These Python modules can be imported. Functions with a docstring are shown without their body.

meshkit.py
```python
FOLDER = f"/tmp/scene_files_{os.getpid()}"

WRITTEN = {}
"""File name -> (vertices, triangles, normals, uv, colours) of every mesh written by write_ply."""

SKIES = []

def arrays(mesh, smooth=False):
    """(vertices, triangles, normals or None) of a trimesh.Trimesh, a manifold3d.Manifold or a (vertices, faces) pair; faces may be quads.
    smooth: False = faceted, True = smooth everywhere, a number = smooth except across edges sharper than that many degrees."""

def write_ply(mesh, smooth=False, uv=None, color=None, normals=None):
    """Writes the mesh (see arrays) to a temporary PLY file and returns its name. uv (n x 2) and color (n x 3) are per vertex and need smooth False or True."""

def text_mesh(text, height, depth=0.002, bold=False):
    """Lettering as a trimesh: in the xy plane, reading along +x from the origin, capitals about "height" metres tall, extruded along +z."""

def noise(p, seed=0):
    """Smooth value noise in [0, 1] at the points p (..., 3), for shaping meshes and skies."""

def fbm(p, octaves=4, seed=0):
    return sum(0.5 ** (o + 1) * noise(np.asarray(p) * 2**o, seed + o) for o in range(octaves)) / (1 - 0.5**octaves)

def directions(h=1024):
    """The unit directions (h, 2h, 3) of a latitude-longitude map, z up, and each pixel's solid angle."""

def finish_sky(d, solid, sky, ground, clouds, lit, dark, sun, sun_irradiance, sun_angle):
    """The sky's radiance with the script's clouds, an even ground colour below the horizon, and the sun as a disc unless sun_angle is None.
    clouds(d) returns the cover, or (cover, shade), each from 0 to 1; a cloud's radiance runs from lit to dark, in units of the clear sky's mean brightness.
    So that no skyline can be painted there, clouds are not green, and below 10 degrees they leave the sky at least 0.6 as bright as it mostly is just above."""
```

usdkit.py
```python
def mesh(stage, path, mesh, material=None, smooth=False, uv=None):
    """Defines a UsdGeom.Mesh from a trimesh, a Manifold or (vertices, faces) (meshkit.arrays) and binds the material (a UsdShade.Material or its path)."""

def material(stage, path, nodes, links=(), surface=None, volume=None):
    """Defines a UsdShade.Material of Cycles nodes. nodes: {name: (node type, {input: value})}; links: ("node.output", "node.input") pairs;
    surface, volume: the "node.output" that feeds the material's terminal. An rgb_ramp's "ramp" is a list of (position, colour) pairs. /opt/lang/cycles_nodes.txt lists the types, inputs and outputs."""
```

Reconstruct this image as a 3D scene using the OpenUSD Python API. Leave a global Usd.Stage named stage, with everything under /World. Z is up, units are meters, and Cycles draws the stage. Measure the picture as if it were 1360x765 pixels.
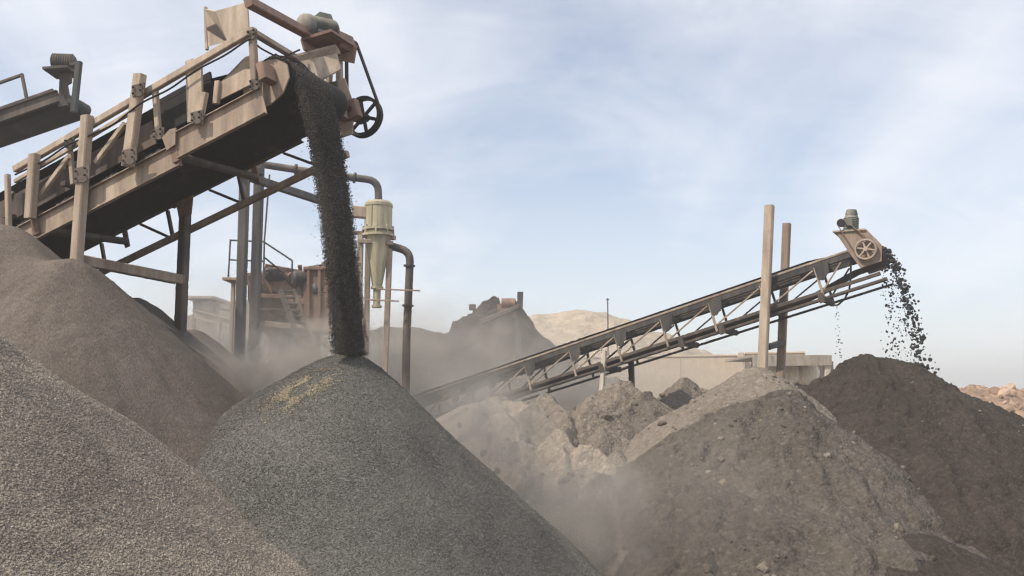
import math, numpy as np, trimesh, usdkit, meshkit
from pxr import Usd, UsdGeom, UsdLux, UsdShade, Gf, Sdf, Vt

stage = Usd.Stage.CreateInMemory()
UsdGeom.SetStageUpAxis(stage, 'Z'); UsdGeom.SetStageMetersPerUnit(stage, 1.0)
UsdGeom.Xform.Define(stage, '/World'); UsdGeom.Scope.Define(stage, '/World/Looks')
rng = np.random.default_rng(7)
PI = math.pi

# ---------------------------------------------------------------- camera, sky, sun, exposure
PITCH, CAMZ, FPX = math.radians(7.14), 2.6, 1178.0
cam = UsdGeom.Camera.Define(stage, '/World/camera')
cam.CreateHorizontalApertureAttr(36.0); cam.CreateVerticalApertureAttr(36.0 * 576 / 1024)
cam.CreateFocalLengthAttr(36.0 * FPX / 1360)
cam.CreateClippingRangeAttr((0.1, 5000.0))
cam.AddTranslateOp().Set((0, 0, CAMZ)); cam.AddRotateXOp().Set(90 + math.degrees(PITCH))
cam.CreateExposureAttr(0.55)
cam.CreateFStopAttr(14.0); cam.CreateFocusDistanceAttr(2.0)      # a phone picture that is not quite sharp anywhere
C0 = np.array([0, 0, CAMZ])

SUN_AZ = math.atan2(-0.83, -0.56)       # atan2(x, y) of the direction towards the sun
SUN_EL = math.radians(51)
sun_dir = np.array([math.sin(SUN_AZ) * math.cos(SUN_EL), math.cos(SUN_AZ) * math.cos(SUN_EL), math.sin(SUN_EL)])
sky_mat = usdkit.material(stage, '/World/Looks/sky_with_clouds', {
    'tc': ('texture_coordinate', {}),
    'sep': ('separate_xyz', {}),
    'zz': ('math', {'math_type': 'add', 'value2': 0.45}),
    'zm': ('math', {'math_type': 'maximum', 'value2': 0.12}),
    'dx': ('math', {'math_type': 'divide'}), 'dy': ('math', {'math_type': 'divide'}),
    'pl': ('combine_xyz', {'z': 0.37}),
    'map': ('mapping', {'scale': (1.5, 1.1, 1.0), 'location': (0.9, 0.35, 0.0), 'rotation': (0, 0, 0.6)}),
    'n1': ('noise_texture', {'scale': 1.5, 'detail': 7.0, 'roughness': 0.52, 'distortion': 0.5}),
    'mp2': ('mapping', {'scale': (2.2, 5.0, 1.0), 'rotation': (0, 0, 0.35)}), 'n2': ('noise_texture', {'scale': 1.3, 'detail': 7.0, 'roughness': 0.62, 'distortion': 0.9}),
    'mixn': ('mix', {'fac': 0.28}),
    'cov': ('rgb_ramp', {'ramp': [(0.0, (0.10, 0.10, 0.10)), (0.40, (0.28, 0.28, 0.28)), (0.62, (0.72, 0.72, 0.72)), (1.0, (0.96, 0.96, 0.96))]}),
    'hz': ('map_range', {'from_min': 0.0, 'from_max': 0.42, 'to_min': 0.68, 'to_max': 0.0, 'clamp': True}),
    'mx': ('math', {'math_type': 'maximum'}),
    'sky': ('sky_texture', {'sky_type': 'single_scattering', 'sun_disc': False, 'sun_elevation': SUN_EL, 'sun_rotation': SUN_AZ,
                            'air_density': 1.0, 'aerosol_density': 1.4, 'ozone_density': 1.0, 'altitude': 100.0}),
    'cl': ('mix', {'color2': (6.6, 6.65, 6.9)}),
    'bg': ('background_shader', {'strength': 0.11}),
}, [('tc.generated', 'sep.vector'), ('sep.z', 'zz.value1'), ('zz.value', 'zm.value1'), ('sep.x', 'dx.value1'), ('zm.value', 'dx.value2'),
    ('sep.y', 'dy.value1'), ('zm.value', 'dy.value2'), ('dx.value', 'pl.x'), ('dy.value', 'pl.y'), ('pl.vector', 'map.vector'),
    ('map.vector', 'n1.vector'), ('pl.vector', 'mp2.vector'), ('mp2.vector', 'n2.vector'), ('n1.fac', 'mixn.color1'), ('n2.fac', 'mixn.color2'), ('mixn.color', 'cov.fac'),
    ('sep.z', 'hz.value'), ('cov.color', 'mx.value1'), ('hz.result', 'mx.value2'),
    ('mx.value', 'cl.fac'), ('sky.color', 'cl.color1'), ('cl.color', 'bg.color')], surface='bg.background')
dome = UsdLux.DomeLight.Define(stage, '/World/sky')
UsdShade.MaterialBindingAPI.Apply(dome.GetPrim()).Bind(sky_mat)
dome.GetPrim().SetCustomDataByKey('kind', 'structure')
sun = UsdLux.DistantLight.Define(stage, '/World/sun')
sun.CreateNormalizeAttr(True); sun.CreateIntensityAttr(0.85); sun.CreateAngleAttr(1.0); sun.CreateColorAttr((1.0, 0.9, 0.76))
zax = Gf.Vec3d(*sun_dir); xax = Gf.Cross(Gf.Vec3d(0, 0, 1), zax).GetNormalized(); yax = Gf.Cross(zax, xax)
sun.AddTransformOp().Set(Gf.Matrix4d(xax[0], xax[1], xax[2], 0, yax[0], yax[1], yax[2], 0, zax[0], zax[1], zax[2], 0, 0, 0, 30, 1))

def P(px, py, Y):
    """The point of the place seen at a photograph position, Y metres in front of the camera."""
    x, y = (px - 680) / FPX, (382.5 - py) / FPX
    d = np.array([x, math.cos(PITCH) - y * math.sin(PITCH), math.sin(PITCH) + y * math.cos(PITCH)])
    return C0 + d * (Y / d[1])
def proj(p):
    q = np.asarray(p, float) - C0
    f = q[1] * math.cos(PITCH) + q[2] * math.sin(PITCH); u = -q[1] * math.sin(PITCH) + q[2] * math.cos(PITCH)
    return 680 + FPX * q[0] / f, 382.5 - FPX * u / f
unit = lambda v: np.asarray(v, float) / np.linalg.norm(v)

# ---------------------------------------------------------------- prims
used = {}
def numbered(parent, name):
    k = used.get((parent, name), 0); used[(parent, name)] = k + 1
    return f'{parent}/{name}' + (f'_{k:03d}' if k else '')
def tag(prim, label=None, category=None, group=None, kind=None):
    for k, v in (('label', label), ('category', category), ('group', group), ('kind', kind)):
        if v: prim.SetCustomDataByKey(k, v)
class Thing:
    def __init__(self, name, label, category, loc=(0, 0, 0), group=None):
        self.path = numbered('/World', name); self.loc = np.asarray(loc, float)
        x = UsdGeom.Xform.Define(stage, self.path); x.AddTranslateOp().Set(tuple(map(float, loc)))
        self.prim = x.GetPrim(); tag(self.prim, label, category, group)
    def part(self, name, mesh, mat, smooth=35, parent=None, label=None, kind=None):
        up = parent or self.path
        path = numbered(up, name)
        m = mesh.copy(); m.vertices = m.vertices - self.loc
        g = usdkit.mesh(stage, path, m, M[mat], smooth=smooth)
        tag(g.GetPrim(), label, None, None, kind)
        return path
def single(name, mesh, mat, label=None, category=None, group=None, kind=None, smooth=35):
    path = numbered('/World', name)
    g = usdkit.mesh(stage, path, mesh, M[mat], smooth=smooth); tag(g.GetPrim(), label, category, group, kind)
    return path

# ---------------------------------------------------------------- mesh helpers
def cat(*ms): return trimesh.util.concatenate([m for m in ms if m is not None])
def frame(p, q, up=(0, 0, 1)):
    z = unit(np.asarray(q) - p); x = np.cross(up, z)
    if np.linalg.norm(x) < 1e-4: x = np.cross((0, 1, 0), z)
    x = unit(x); y = np.cross(z, x); return x, y, z
def beam(p, q, w, h=None, up=(0, 0, 1), ch=0.12):
    """Chamfered bar from p to q; w across, h along up."""
    h = h or w; p, q = np.asarray(p, float), np.asarray(q, float); x, y, z = frame(p, q, up); c = ch * min(w, h)
    a, b = w / 2, h / 2
    prof = [(a - c, -b), (a, -b + c), (a, b - c), (a - c, b), (-a + c, b), (-a, b - c), (-a, -b + c), (-a + c, -b)]
    v = np.array([o + x * s + y * t for o in (p, q) for s, t in prof]); n = 8
    f = [[i, (i + 1) % n, n + (i + 1) % n] for i in range(n)] + [[i, n + (i + 1) % n, n + i] for i in range(n)]
    f += [[0, i + 1, i] for i in range(1, n - 1)] + [[n, n + i, n + i + 1] for i in range(1, n - 1)]
    return trimesh.Trimesh(v, f, process=False)
def channel(p, q, h, fl, t, up, out):
    """C-section: web of height h (along up), flanges fl wide turning towards out."""
    p, q, up = np.asarray(p, float), np.asarray(q, float), unit(up); z = unit(q - p); out = unit(out - z * np.dot(out, z)); up = unit(up - z * np.dot(up, z))
    web = beam(p, q, t, h, up)
    e = out * (fl / 2)
    top = beam(p + up * (h / 2 - t / 2) + e, q + up * (h / 2 - t / 2) + e, fl, t, up)
    bot = beam(p - up * (h / 2 - t / 2) + e, q - up * (h / 2 - t / 2) + e, fl, t, up)
    return cat(web, top, bot)
def tube(pts, r, n=14, caps=True):
    pts = np.asarray(pts, float); k = len(pts); r = np.broadcast_to(r, (k,)); t = np.gradient(pts, axis=0); t /= np.linalg.norm(t, axis=1)[:, None]
    x = frame(pts[0], pts[0] + t[0])[0]; v = []
    for i in range(k):
        x = unit(x - t[i] * np.dot(x, t[i])); y = np.cross(t[i], x)
        v += [pts[i] + r[i] * (math.cos(a) * x + math.sin(a) * y) for a in np.arange(n) * 2 * PI / n]
    f = []
    for i in range(k - 1):
        for j in range(n):
            a, b, c, d = i * n + j, i * n + (j + 1) % n, (i + 1) * n + (j + 1) % n, (i + 1) * n + j
            f += [[a, b, c], [a, c, d]]
    if caps:
        v += [pts[0], pts[-1]]; s, e = k * n, k * n + 1
        f += [[s, (j + 1) % n, j] for j in range(n)] + [[e, (k - 1) * n + j, (k - 1) * n + (j + 1) % n] for j in range(n)]
    return trimesh.Trimesh(np.array(v), f, process=False)
def lathe(p, axis, prof, n=32):
    """prof: (radius, distance along axis) pairs from p."""
    x, y, z = frame(p, np.asarray(p) + axis); v = []
    for r, d in prof: v += [np.asarray(p) + z * d + r * (math.cos(a) * x + math.sin(a) * y) for a in np.arange(n) * 2 * PI / n]
    f = []
    for i in range(len(prof) - 1):
        for j in range(n):
            a, b, c, d = i * n + j, i * n + (j + 1) % n, (i + 1) * n + (j + 1) % n, (i + 1) * n + j
            f += [[a, b, c], [a, c, d]]
    return trimesh.Trimesh(np.array(v), f, process=False)
def bend(pts, r, n=6):
    """Round the corners of a polyline."""
    pts = [np.asarray(p, float) for p in pts]; out = [pts[0]]
    for a, b, c in zip(pts, pts[1:], pts[2:]):
        u, w = unit(a - b), unit(c - b); rr = min(r, 0.45 * np.linalg.norm(a - b), 0.45 * np.linalg.norm(c - b))
        s, e = b + u * rr, b + w * rr
        for t in np.linspace(0, 1, n): out.append((1 - t) ** 2 * s + 2 * t * (1 - t) * b + t * t * e)
    return np.array(out + [pts[-1]])
def plate(poly, nrm, th):
    """Flat polygon (3-D points in order) given thickness th along nrm."""
    poly = np.asarray(poly, float); n = len(poly); nrm = unit(nrm)
    v = np.vstack([poly + nrm * th / 2, poly - nrm * th / 2])
    f = [[0, i, i + 1] for i in range(1, n - 1)] + [[n, n + i + 1, n + i] for i in range(1, n - 1)]
    for i in range(n):
        j = (i + 1) % n; f += [[i, n + i, n + j], [i, n + j, j]]
    m = trimesh.Trimesh(v, f, process=False); m.fix_normals(); return m
def rock(r, seed, sub=2, flat=0.75):
    m = trimesh.creation.icosphere(sub, 1.0); g = np.random.default_rng(seed)
    v = m.vertices.copy()
    for _ in range(9):
        d = unit(g.normal(size=3)); k = g.uniform(0.62, 0.92); h = v @ d; v -= np.outer(np.maximum(h - k, 0), d)
    v *= r * np.array([1, g.uniform(.7, 1), g.uniform(.55, .9) * flat / .75]); v += (meshkit.noise(v / r * 2.3, seed)[:, None] - .5) * .18 * r
    return trimesh.Trimesh(v, m.faces, process=False)

# ---------------------------------------------------------------- materials
M = {}
def mat(name, nodes, links, surface='p.BSDF'): M[name] = usdkit.material(stage, '/World/Looks/' + name, nodes, links, surface=surface)
def granular(name, dark, mid, light, scale, patch, patch_scale=0.8, bump=1.0, cell=0.55):
    """Loose grains: cells of differing tone over broad patches of moisture and fines."""
    mat(name, {
        'g': ('geometry', {}),
        'v': ('voronoi_texture', {'scale': scale, 'feature': 'f1'}), 'sc': ('separate_color', {}),
        'r': ('rgb_ramp', {'ramp': [(0, dark), (0.5, mid), (0.82, mid), (1, light)]}),
        'n': ('noise_texture', {'scale': patch_scale, 'detail': 6.0, 'roughness': 0.62}),
        'pr': ('rgb_ramp', {'ramp': [(0.3, patch[0]), (0.5, patch[1]), (0.7, patch[2])]}),
        'm': ('mix', {'fac': cell}),
        'fn': ('noise_texture', {'scale': scale * 0.42, 'detail': 8.0, 'roughness': 0.7}),
        'fr': ('map_range', {'from_min': 0.3, 'from_max': 0.7, 'to_min': 0.72, 'to_max': 1.25}),
        'mm': ('mix', {'mix_type': 'multiply', 'fac': 1.0}),
        'inv': ('math', {'math_type': 'multiply_add', 'value2': -0.9, 'value3': 0.5}),
        'add': ('math', {'math_type': 'add'}),
        'b': ('bump', {'strength': 0.9, 'distance': 0.6 * bump / scale}),
        'p': ('principled_bsdf', {'roughness': 0.95, 'specular_ior_level': 0.15}),
    }, [('g.position', 'v.vector'), ('g.position', 'n.vector'), ('g.position', 'fn.vector'), ('v.color', 'sc.color'), ('sc.r', 'r.fac'), ('n.fac', 'pr.fac'),
        ('pr.color', 'm.color1'), ('r.color', 'm.color2'), ('m.color', 'mm.color1'), ('fn.fac', 'fr.value'), ('fr.result', 'mm.color2'), ('mm.color', 'p.base_color'),
        ('v.distance', 'inv.value1'), ('inv.value', 'add.value1'), ('fn.fac', 'add.value2'), ('add.value', 'b.height'), ('b.normal', 'p.normal')])
def stone(name, ramp, rough=0.9):
    mat(name, {'o': ('object_info', {}), 'g': ('geometry', {}), 'r': ('rgb_ramp', {'ramp': ramp}), 'n': ('noise_texture', {'scale': 60.0, 'detail': 3.0}),
               'fr': ('map_range', {'from_min': 0.3, 'from_max': 0.7, 'to_min': 0.75, 'to_max': 1.25}), 'mm': ('mix', {'mix_type': 'multiply', 'fac': 1.0}),
               'n3': ('noise_texture', {'scale': 0.9, 'detail': 5.0, 'roughness': 0.6, 'distortion': 0.6}), 'pr': ('rgb_ramp', {'ramp': [(0.34, (.70, .69, .68)), (0.5, (1, .995, .985)), (0.66, (1.26, 1.23, 1.18))]}), 'm3': ('mix', {'mix_type': 'multiply', 'fac': 1.0}),
               'p': ('principled_bsdf', {'roughness': rough, 'specular_ior_level': 0.2})},
        [('g.position', 'n3.vector'), ('n3.fac', 'pr.fac'), ('pr.color', 'm3.color2'), ('mm.color', 'm3.color1'), ('o.random', 'r.fac'), ('r.color', 'mm.color1'), ('g.position', 'n.vector'), ('n.fac', 'fr.value'), ('fr.result', 'mm.color2'), ('m3.color', 'p.base_color')])
def dusty(name, paint, dust, amount=0.5, scale=5.0, rough=0.75, rust=0.35, streak=1.0):
    """Painted or rusty metal or timber under quarry dust, heavier on upper faces, with rust patches and run marks."""
    mat(name, {'g': ('geometry', {}), 'mp': ('mapping', {'scale': (1, 1, 0.35)}), 'ms': ('mapping', {'scale': (9, 9, 0.9)}),
               'n': ('noise_texture', {'scale': scale * .6, 'detail': 9.0, 'roughness': 0.6, 'distortion': .4}), 'n2': ('noise_texture', {'scale': scale * 9, 'detail': 4.0, 'roughness': 0.7}),
               'st': ('noise_texture', {'scale': 1.0, 'detail': 5.0, 'roughness': 0.6}), 'sr': ('map_range', {'from_min': 0.35, 'from_max': 0.65, 'to_min': 1 - .26 * streak, 'to_max': 1 + .14 * streak}),
               'rn': ('noise_texture', {'scale': 1.9, 'detail': 8.0, 'roughness': 0.65}), 'rr': ('map_range', {'from_min': 0.55, 'from_max': 0.68, 'to_min': 0, 'to_max': rust, 'clamp': True}), 'rm': ('mix', {'color2': (.13, .072, .045)}),
               's': ('separate_xyz', {}), 'a': ('math', {'math_type': 'multiply_add', 'value2': 0.35, 'value3': amount - 0.5}), 'b': ('math', {'math_type': 'add'}),
               'c': ('map_range', {'from_min': 0.25, 'from_max': 0.72, 'to_min': 0, 'to_max': 1, 'clamp': True}),
               'm': ('mix', {'color1': paint, 'color2': dust}), 'fr': ('map_range', {'from_min': 0.3, 'from_max': 0.7, 'to_min': 0.9, 'to_max': 1.08}), 'mm': ('mix', {'mix_type': 'multiply', 'fac': 1.0}), 'm4': ('mix', {'mix_type': 'multiply', 'fac': 1.0}),
               'bp': ('bump', {'strength': 0.3, 'distance': 0.012}),
               'p': ('principled_bsdf', {'roughness': rough, 'specular_ior_level': 0.25})},
        [('g.position', 'mp.vector'), ('mp.vector', 'n.vector'), ('g.position', 'n2.vector'), ('g.normal', 's.vector'), ('s.z', 'a.value1'), ('a.value', 'b.value1'), ('n.fac', 'b.value2'),
         ('g.position', 'ms.vector'), ('ms.vector', 'st.vector'), ('st.fac', 'sr.value'), ('g.position', 'rn.vector'), ('rn.fac', 'rr.value'), ('rr.result', 'rm.fac'),
         ('b.value', 'c.value'), ('c.result', 'm.fac'), ('m.color', 'rm.color1'), ('rm.color', 'mm.color1'), ('n2.fac', 'fr.value'), ('fr.result', 'mm.color2'), ('mm.color', 'm4.color1'), ('sr.result', 'm4.color2'), ('m4.color', 'p.base_color'), ('n.fac', 'bp.height'), ('bp.normal', 'p.normal')])

granular('dark_gravel', (.065, .063, .058), (.115, .111, .104), (.22, .213, .2), 80, ((.10, .097, .09), (.14, .136, .127), (.185, .18, .168)), 0.9)
granular('pale_gravel', (.12, .103, .085), (.235, .203, .168), (.42, .375, .32), 60, ((.18, .155, .128), (.235, .203, .168), (.285, .247, .206)), 0.8)
granular('crusher_sand', (.085, .07, .06), (.128, .107, .092), (.19, .161, .14), 60, ((.097, .08, .069), (.124, .103, .089), (.158, .134, .116)), 0.7, 0.7, 0.35)
granular('brown_earth', (.030, .024, .020), (.046, .038, .032), (.085, .073, .062), 22, ((.030, .024, .019), (.042, .034, .028), (.062, .051, .042)), 0.55, 0.9, 0.4)
granular('sandy_spoil', (.17, .14, .115), (.27, .225, .185), (.42, .36, .30), 20, ((.19, .155, .125), (.27, .225, .18), (.34, .285, .235)), 0.6, 0.8, 0.4)
granular('grey_spoil', (.07, .061, .052), (.115, .1, .085), (.20, .175, .152), 20, ((.078, .067, .056), (.112, .097, .081), (.15, .13, .112)), 0.6, 0.8, 0.4)
granular('tan_spoil', (.10, .086, .071), (.175, .15, .124), (.30, .26, .22), 20, ((.115, .098, .08), (.17, .145, .119), (.225, .192, .16)), 0.6, 0.8, 0.4)
granular('mud_spoil', (.052, .045, .038), (.09, .078, .067), (.17, .15, .13), 22, ((.058, .049, .042), (.086, .074, .063), (.122, .106, .091)), 0.5, 0.8, 0.4)
granular('yard_dust', (.20, .165, .135), (.27, .225, .185), (.38, .32, .265), 18, ((.22, .18, .145), (.27, .225, .18), (.31, .26, .21)), 0.3, 0.6, 0.3)
granular('far_sand', (.30, .245, .185), (.36, .30, .23), (.42, .35, .27), 4, ((.31, .255, .19), (.36, .30, .23), (.40, .335, .26)), 0.15, 0.6, 0.3)
granular('far_rubble', (.15, .095, .062), (.28, .185, .125), (.44, .33, .25), 2.2, ((.18, .115, .077), (.27, .18, .122), (.35, .25, .18)), 0.4, 0.8, 0.5)
stone('dark_stone', [(0, (.068, .065, .059)), (.5, (.108, .103, .094)), (.9, (.142, .136, .124)), (1, (.2, .192, .176))])
stone('stream_stone', [(0, (.045, .042, .038)), (.6, (.075, .07, .063)), (.92, (.105, .098, .089)), (1, (.17, .16, .147))])
stone('rubble_stone', [(0, (.17, .105, .07)), (.5, (.30, .20, .14)), (1, (.42, .31, .23))])
stone('yellow_grains', [(0, (.17, .145, .105)), (1, (.34, .295, .215))])
stone('pale_stone', [(0, (.135, .118, .1)), (.5, (.20, .176, .151)), (.9, (.26, .229, .197)), (1, (.35, .315, .275))])
stone('black_stone', [(0, (.03, .032, .036)), (.6, (.05, .052, .056)), (1, (.085, .085, .088))])
stone('brown_stone', [(0, (.085, .072, .059)), (.6, (.145, .123, .101)), (1, (.21, .182, .152))])
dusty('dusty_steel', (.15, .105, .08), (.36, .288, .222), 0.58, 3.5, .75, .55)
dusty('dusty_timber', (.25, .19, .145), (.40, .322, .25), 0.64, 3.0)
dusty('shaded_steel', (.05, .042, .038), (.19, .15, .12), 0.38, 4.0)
dusty('rusty_steel', (.115, .06, .042), (.27, .185, .14), 0.48, 4.0, .75, .6)
dusty('rusty_tan', (.17, .11, .082), (.31, .245, .195), 0.5, 4.0)
dusty('dark_steel', (.035, .035, .036), (.13, .115, .10), 0.36, 4.0)
dusty('grey_pipe', (.05, .05, .054), (.16, .142, .122), 0.36, 3.0)
dusty('cream_paint', (.36, .33, .21), (.40, .35, .26), 0.5, 4.0)
dusty('tan_paint', (.27, .215, .17), (.40, .33, .26), 0.5, 4.0)
dusty('motor_green', (.06, .085, .07), (.22, .205, .17), 0.45, 8.0)
dusty('motor_grey', (.12, .12, .115), (.33, .30, .26), 0.5, 8.0)
dusty('rubber', (.012, .012, .013), (.05, .044, .039), 0.28, 2.0, 0.85)
dusty('dusty_rubber', (.03, .027, .024), (.14, .115, .095), 0.5, 2.0, 0.9)
dusty('black_iron', (.012, .012, .013), (.045, .042, .038), 0.35, 8.0, 0.6)
dusty('guard_paint', (.02, .035, .035), (.08, .08, .07), 0.35, 8.0, 0.6)
dusty('white_post', (.55, .50, .43), (.52, .44, .35), 0.5, 4.0)
dusty('plaster', (.46, .375, .28), (.50, .415, .315), 0.5, 0.3, .9, 0.0, .25)
dusty('sheet_roof', (.27, .235, .20), (.36, .31, .26), 0.5, 1.0)
dusty('dark_wall', (.10, .085, .07), (.22, .185, .15), 0.45, 1.0)

# ---------------------------------------------------------------- heaps
def heap_field(cones, x0, x1, y0, y1, res, amp=0.06, seed=0, ridge=0.0, rfreq=1.3, floor=0.0, k=0.12, fine=0.012, warp=0.0, cut=None, clod=0.0, facet=0):
    """Height of a heap tipped at several points: each cone is (x, y, height, slope, rounding[, slope towards +x, towards the camera])."""
    xs = np.arange(x0, x1 + res, res); ys = np.arange(y0, y1 + res, res)
    X, Y = np.meshgrid(xs, ys, indexing='ij')
    def fz(X, Y):
        q = np.stack([X * 0.55, Y * 0.55, np.full_like(X, seed * 3.1)], -1)
        wx = (meshkit.fbm(q, 3, seed) - .5) * warp; wy = (meshkit.fbm(q, 3, seed + 9) - .5) * warp
        acc = np.zeros_like(X)
        best = None
        for c in cones:
            dx, dy = X + wx - c[0], Y + wy - c[1]; r = np.sqrt(dx * dx + dy * dy + 1e-9)
            sl = c[3]
            if len(c) > 5:
                e, s = dx / r, -dy / r
                sl = c[3] + (c[5] - c[3]) * np.clip(e, 0, 1) ** 1.5 + (c[6] - c[3]) * np.clip(s, 0, 1) ** 1.5
            z = c[2] - (np.sqrt(r * r + c[4] ** 2) - c[4]) * sl
            if facet:            # broken slabs: flat faces meeting in sharp ridges
                fg = np.random.default_rng(seed * 131 + int(abs(c[0]) * 1000)); z = np.full_like(X, c[2])
                for q in range(facet):
                    az_ = 2 * PI * (q + fg.uniform(-.35, .35)) / facet; ss = c[3] * fg.uniform(.55, 1.7); off = fg.uniform(0, .16)
                    z = np.minimum(z, c[2] + off - ss * (dx * math.cos(az_) + dy * math.sin(az_)))
            if ridge:
                th = np.arctan2(dy, dx); n = len(cones)
                rg = 1 - np.abs(2 * meshkit.fbm(np.stack([np.cos(th) * rfreq * 3, np.sin(th) * rfreq * 3, r * 0.35 + seed], -1), 4, seed + 5) - 1)
                z = z + ridge * (rg - 0.75) * np.clip(r / 0.8, 0, 1)
            best = z if best is None else (lambda h: best * (1 - h) + z * h + k * h * (1 - h))(np.clip(.5 + .5 * (z - best) / k, 0, 1))
        if cut is not None:      # a bank dug away in front of a line: (x0, y0, x1, y1, drop, run)
            for x0_, y0_, x1_, y1_, drop, run in cut:
                ux, uy = unit((x1_ - x0_, y1_ - y0_)); wv = (meshkit.fbm(np.stack([X * 1.3, Y * 1.3, X * 0 + seed], -1), 4, seed + 21) - .5) * 1.1
                dd = -((X - x0_) * uy - (Y - y0_) * ux) + wv
                tt = np.clip(dd / run, 0, 1); best = best - drop * tt * tt * (3 - 2 * tt)
        if clod:
            cn = meshkit.fbm(np.stack([X * 2.6, Y * 2.6, best * 2.0], -1), 3, seed + 31); c2 = np.clip((cn - .5) / .07, 0, 1)
            best = best + clod * c2 * c2 * (3 - 2 * c2)
        p = np.stack([X, Y, best], -1)
        best = best + amp * 2 * (meshkit.fbm(p * 0.9, 4, seed + 1) - .5) + fine * 2 * (meshkit.fbm(p * 9.0, 3, seed + 2) - .5)
        return best
    Z = fz(X, Y)
    return X, Y, Z, fz
def heap_mesh(X, Y, Z, floor):
    n, m = X.shape; idx = np.arange(n * m).reshape(n, m)
    a, b, c, d = idx[:-1, :-1], idx[1:, :-1], idx[1:, 1:], idx[:-1, 1:]
    keep = (np.maximum.reduce([Z[:-1, :-1], Z[1:, :-1], Z[1:, 1:], Z[:-1, 1:]]) > floor)
    f = np.concatenate([np.stack([a, b, c], -1)[keep], np.stack([a, c, d], -1)[keep]])
    v = np.stack([X, Y, np.maximum(Z, floor - .25)], -1).reshape(-1, 3)
    u, inv = np.unique(f, return_inverse=True)
    return trimesh.Trimesh(v[u], inv.reshape(-1, 3), process=False)
def scatter(path, pts, scales, mat_name, protos, label=None, category=None, kind='stuff', loc=(0, 0, 0), seed=1, stretch=None):
    g = np.random.default_rng(seed)
    pi = UsdGeom.PointInstancer.Define(stage, path)
    rel = pi.CreatePrototypesRel()
    for i in range(protos):
        mp = f'{path}/stone' + (f'_{i:03d}' if i else '')
        usdkit.mesh(stage, mp, rock(1.0, 40 + i, 1), M[mat_name], smooth=25); rel.AddTarget(mp)
    n = len(pts)
    pi.CreateProtoIndicesAttr(Vt.IntArray.FromNumpy(g.integers(0, protos, n).astype(np.int32)))
    pi.CreatePositionsAttr(Vt.Vec3fArray.FromNumpy((np.asarray(pts) - loc).astype(np.float32)))
    s = np.asarray(scales)[:, None] * np.ones(3); pi.CreateScalesAttr(Vt.Vec3fArray.FromNumpy(s.astype(np.float32)))
    q = g.normal(size=(n, 4)); q /= np.linalg.norm(q, axis=1)[:, None]
    pi.CreateOrientationsAttr(Vt.QuathArray([Gf.Quath(float(a), float(b), float(c), float(d)) for a, b, c, d in q]))
    tag(pi.GetPrim(), label, category, None, kind)
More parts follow.
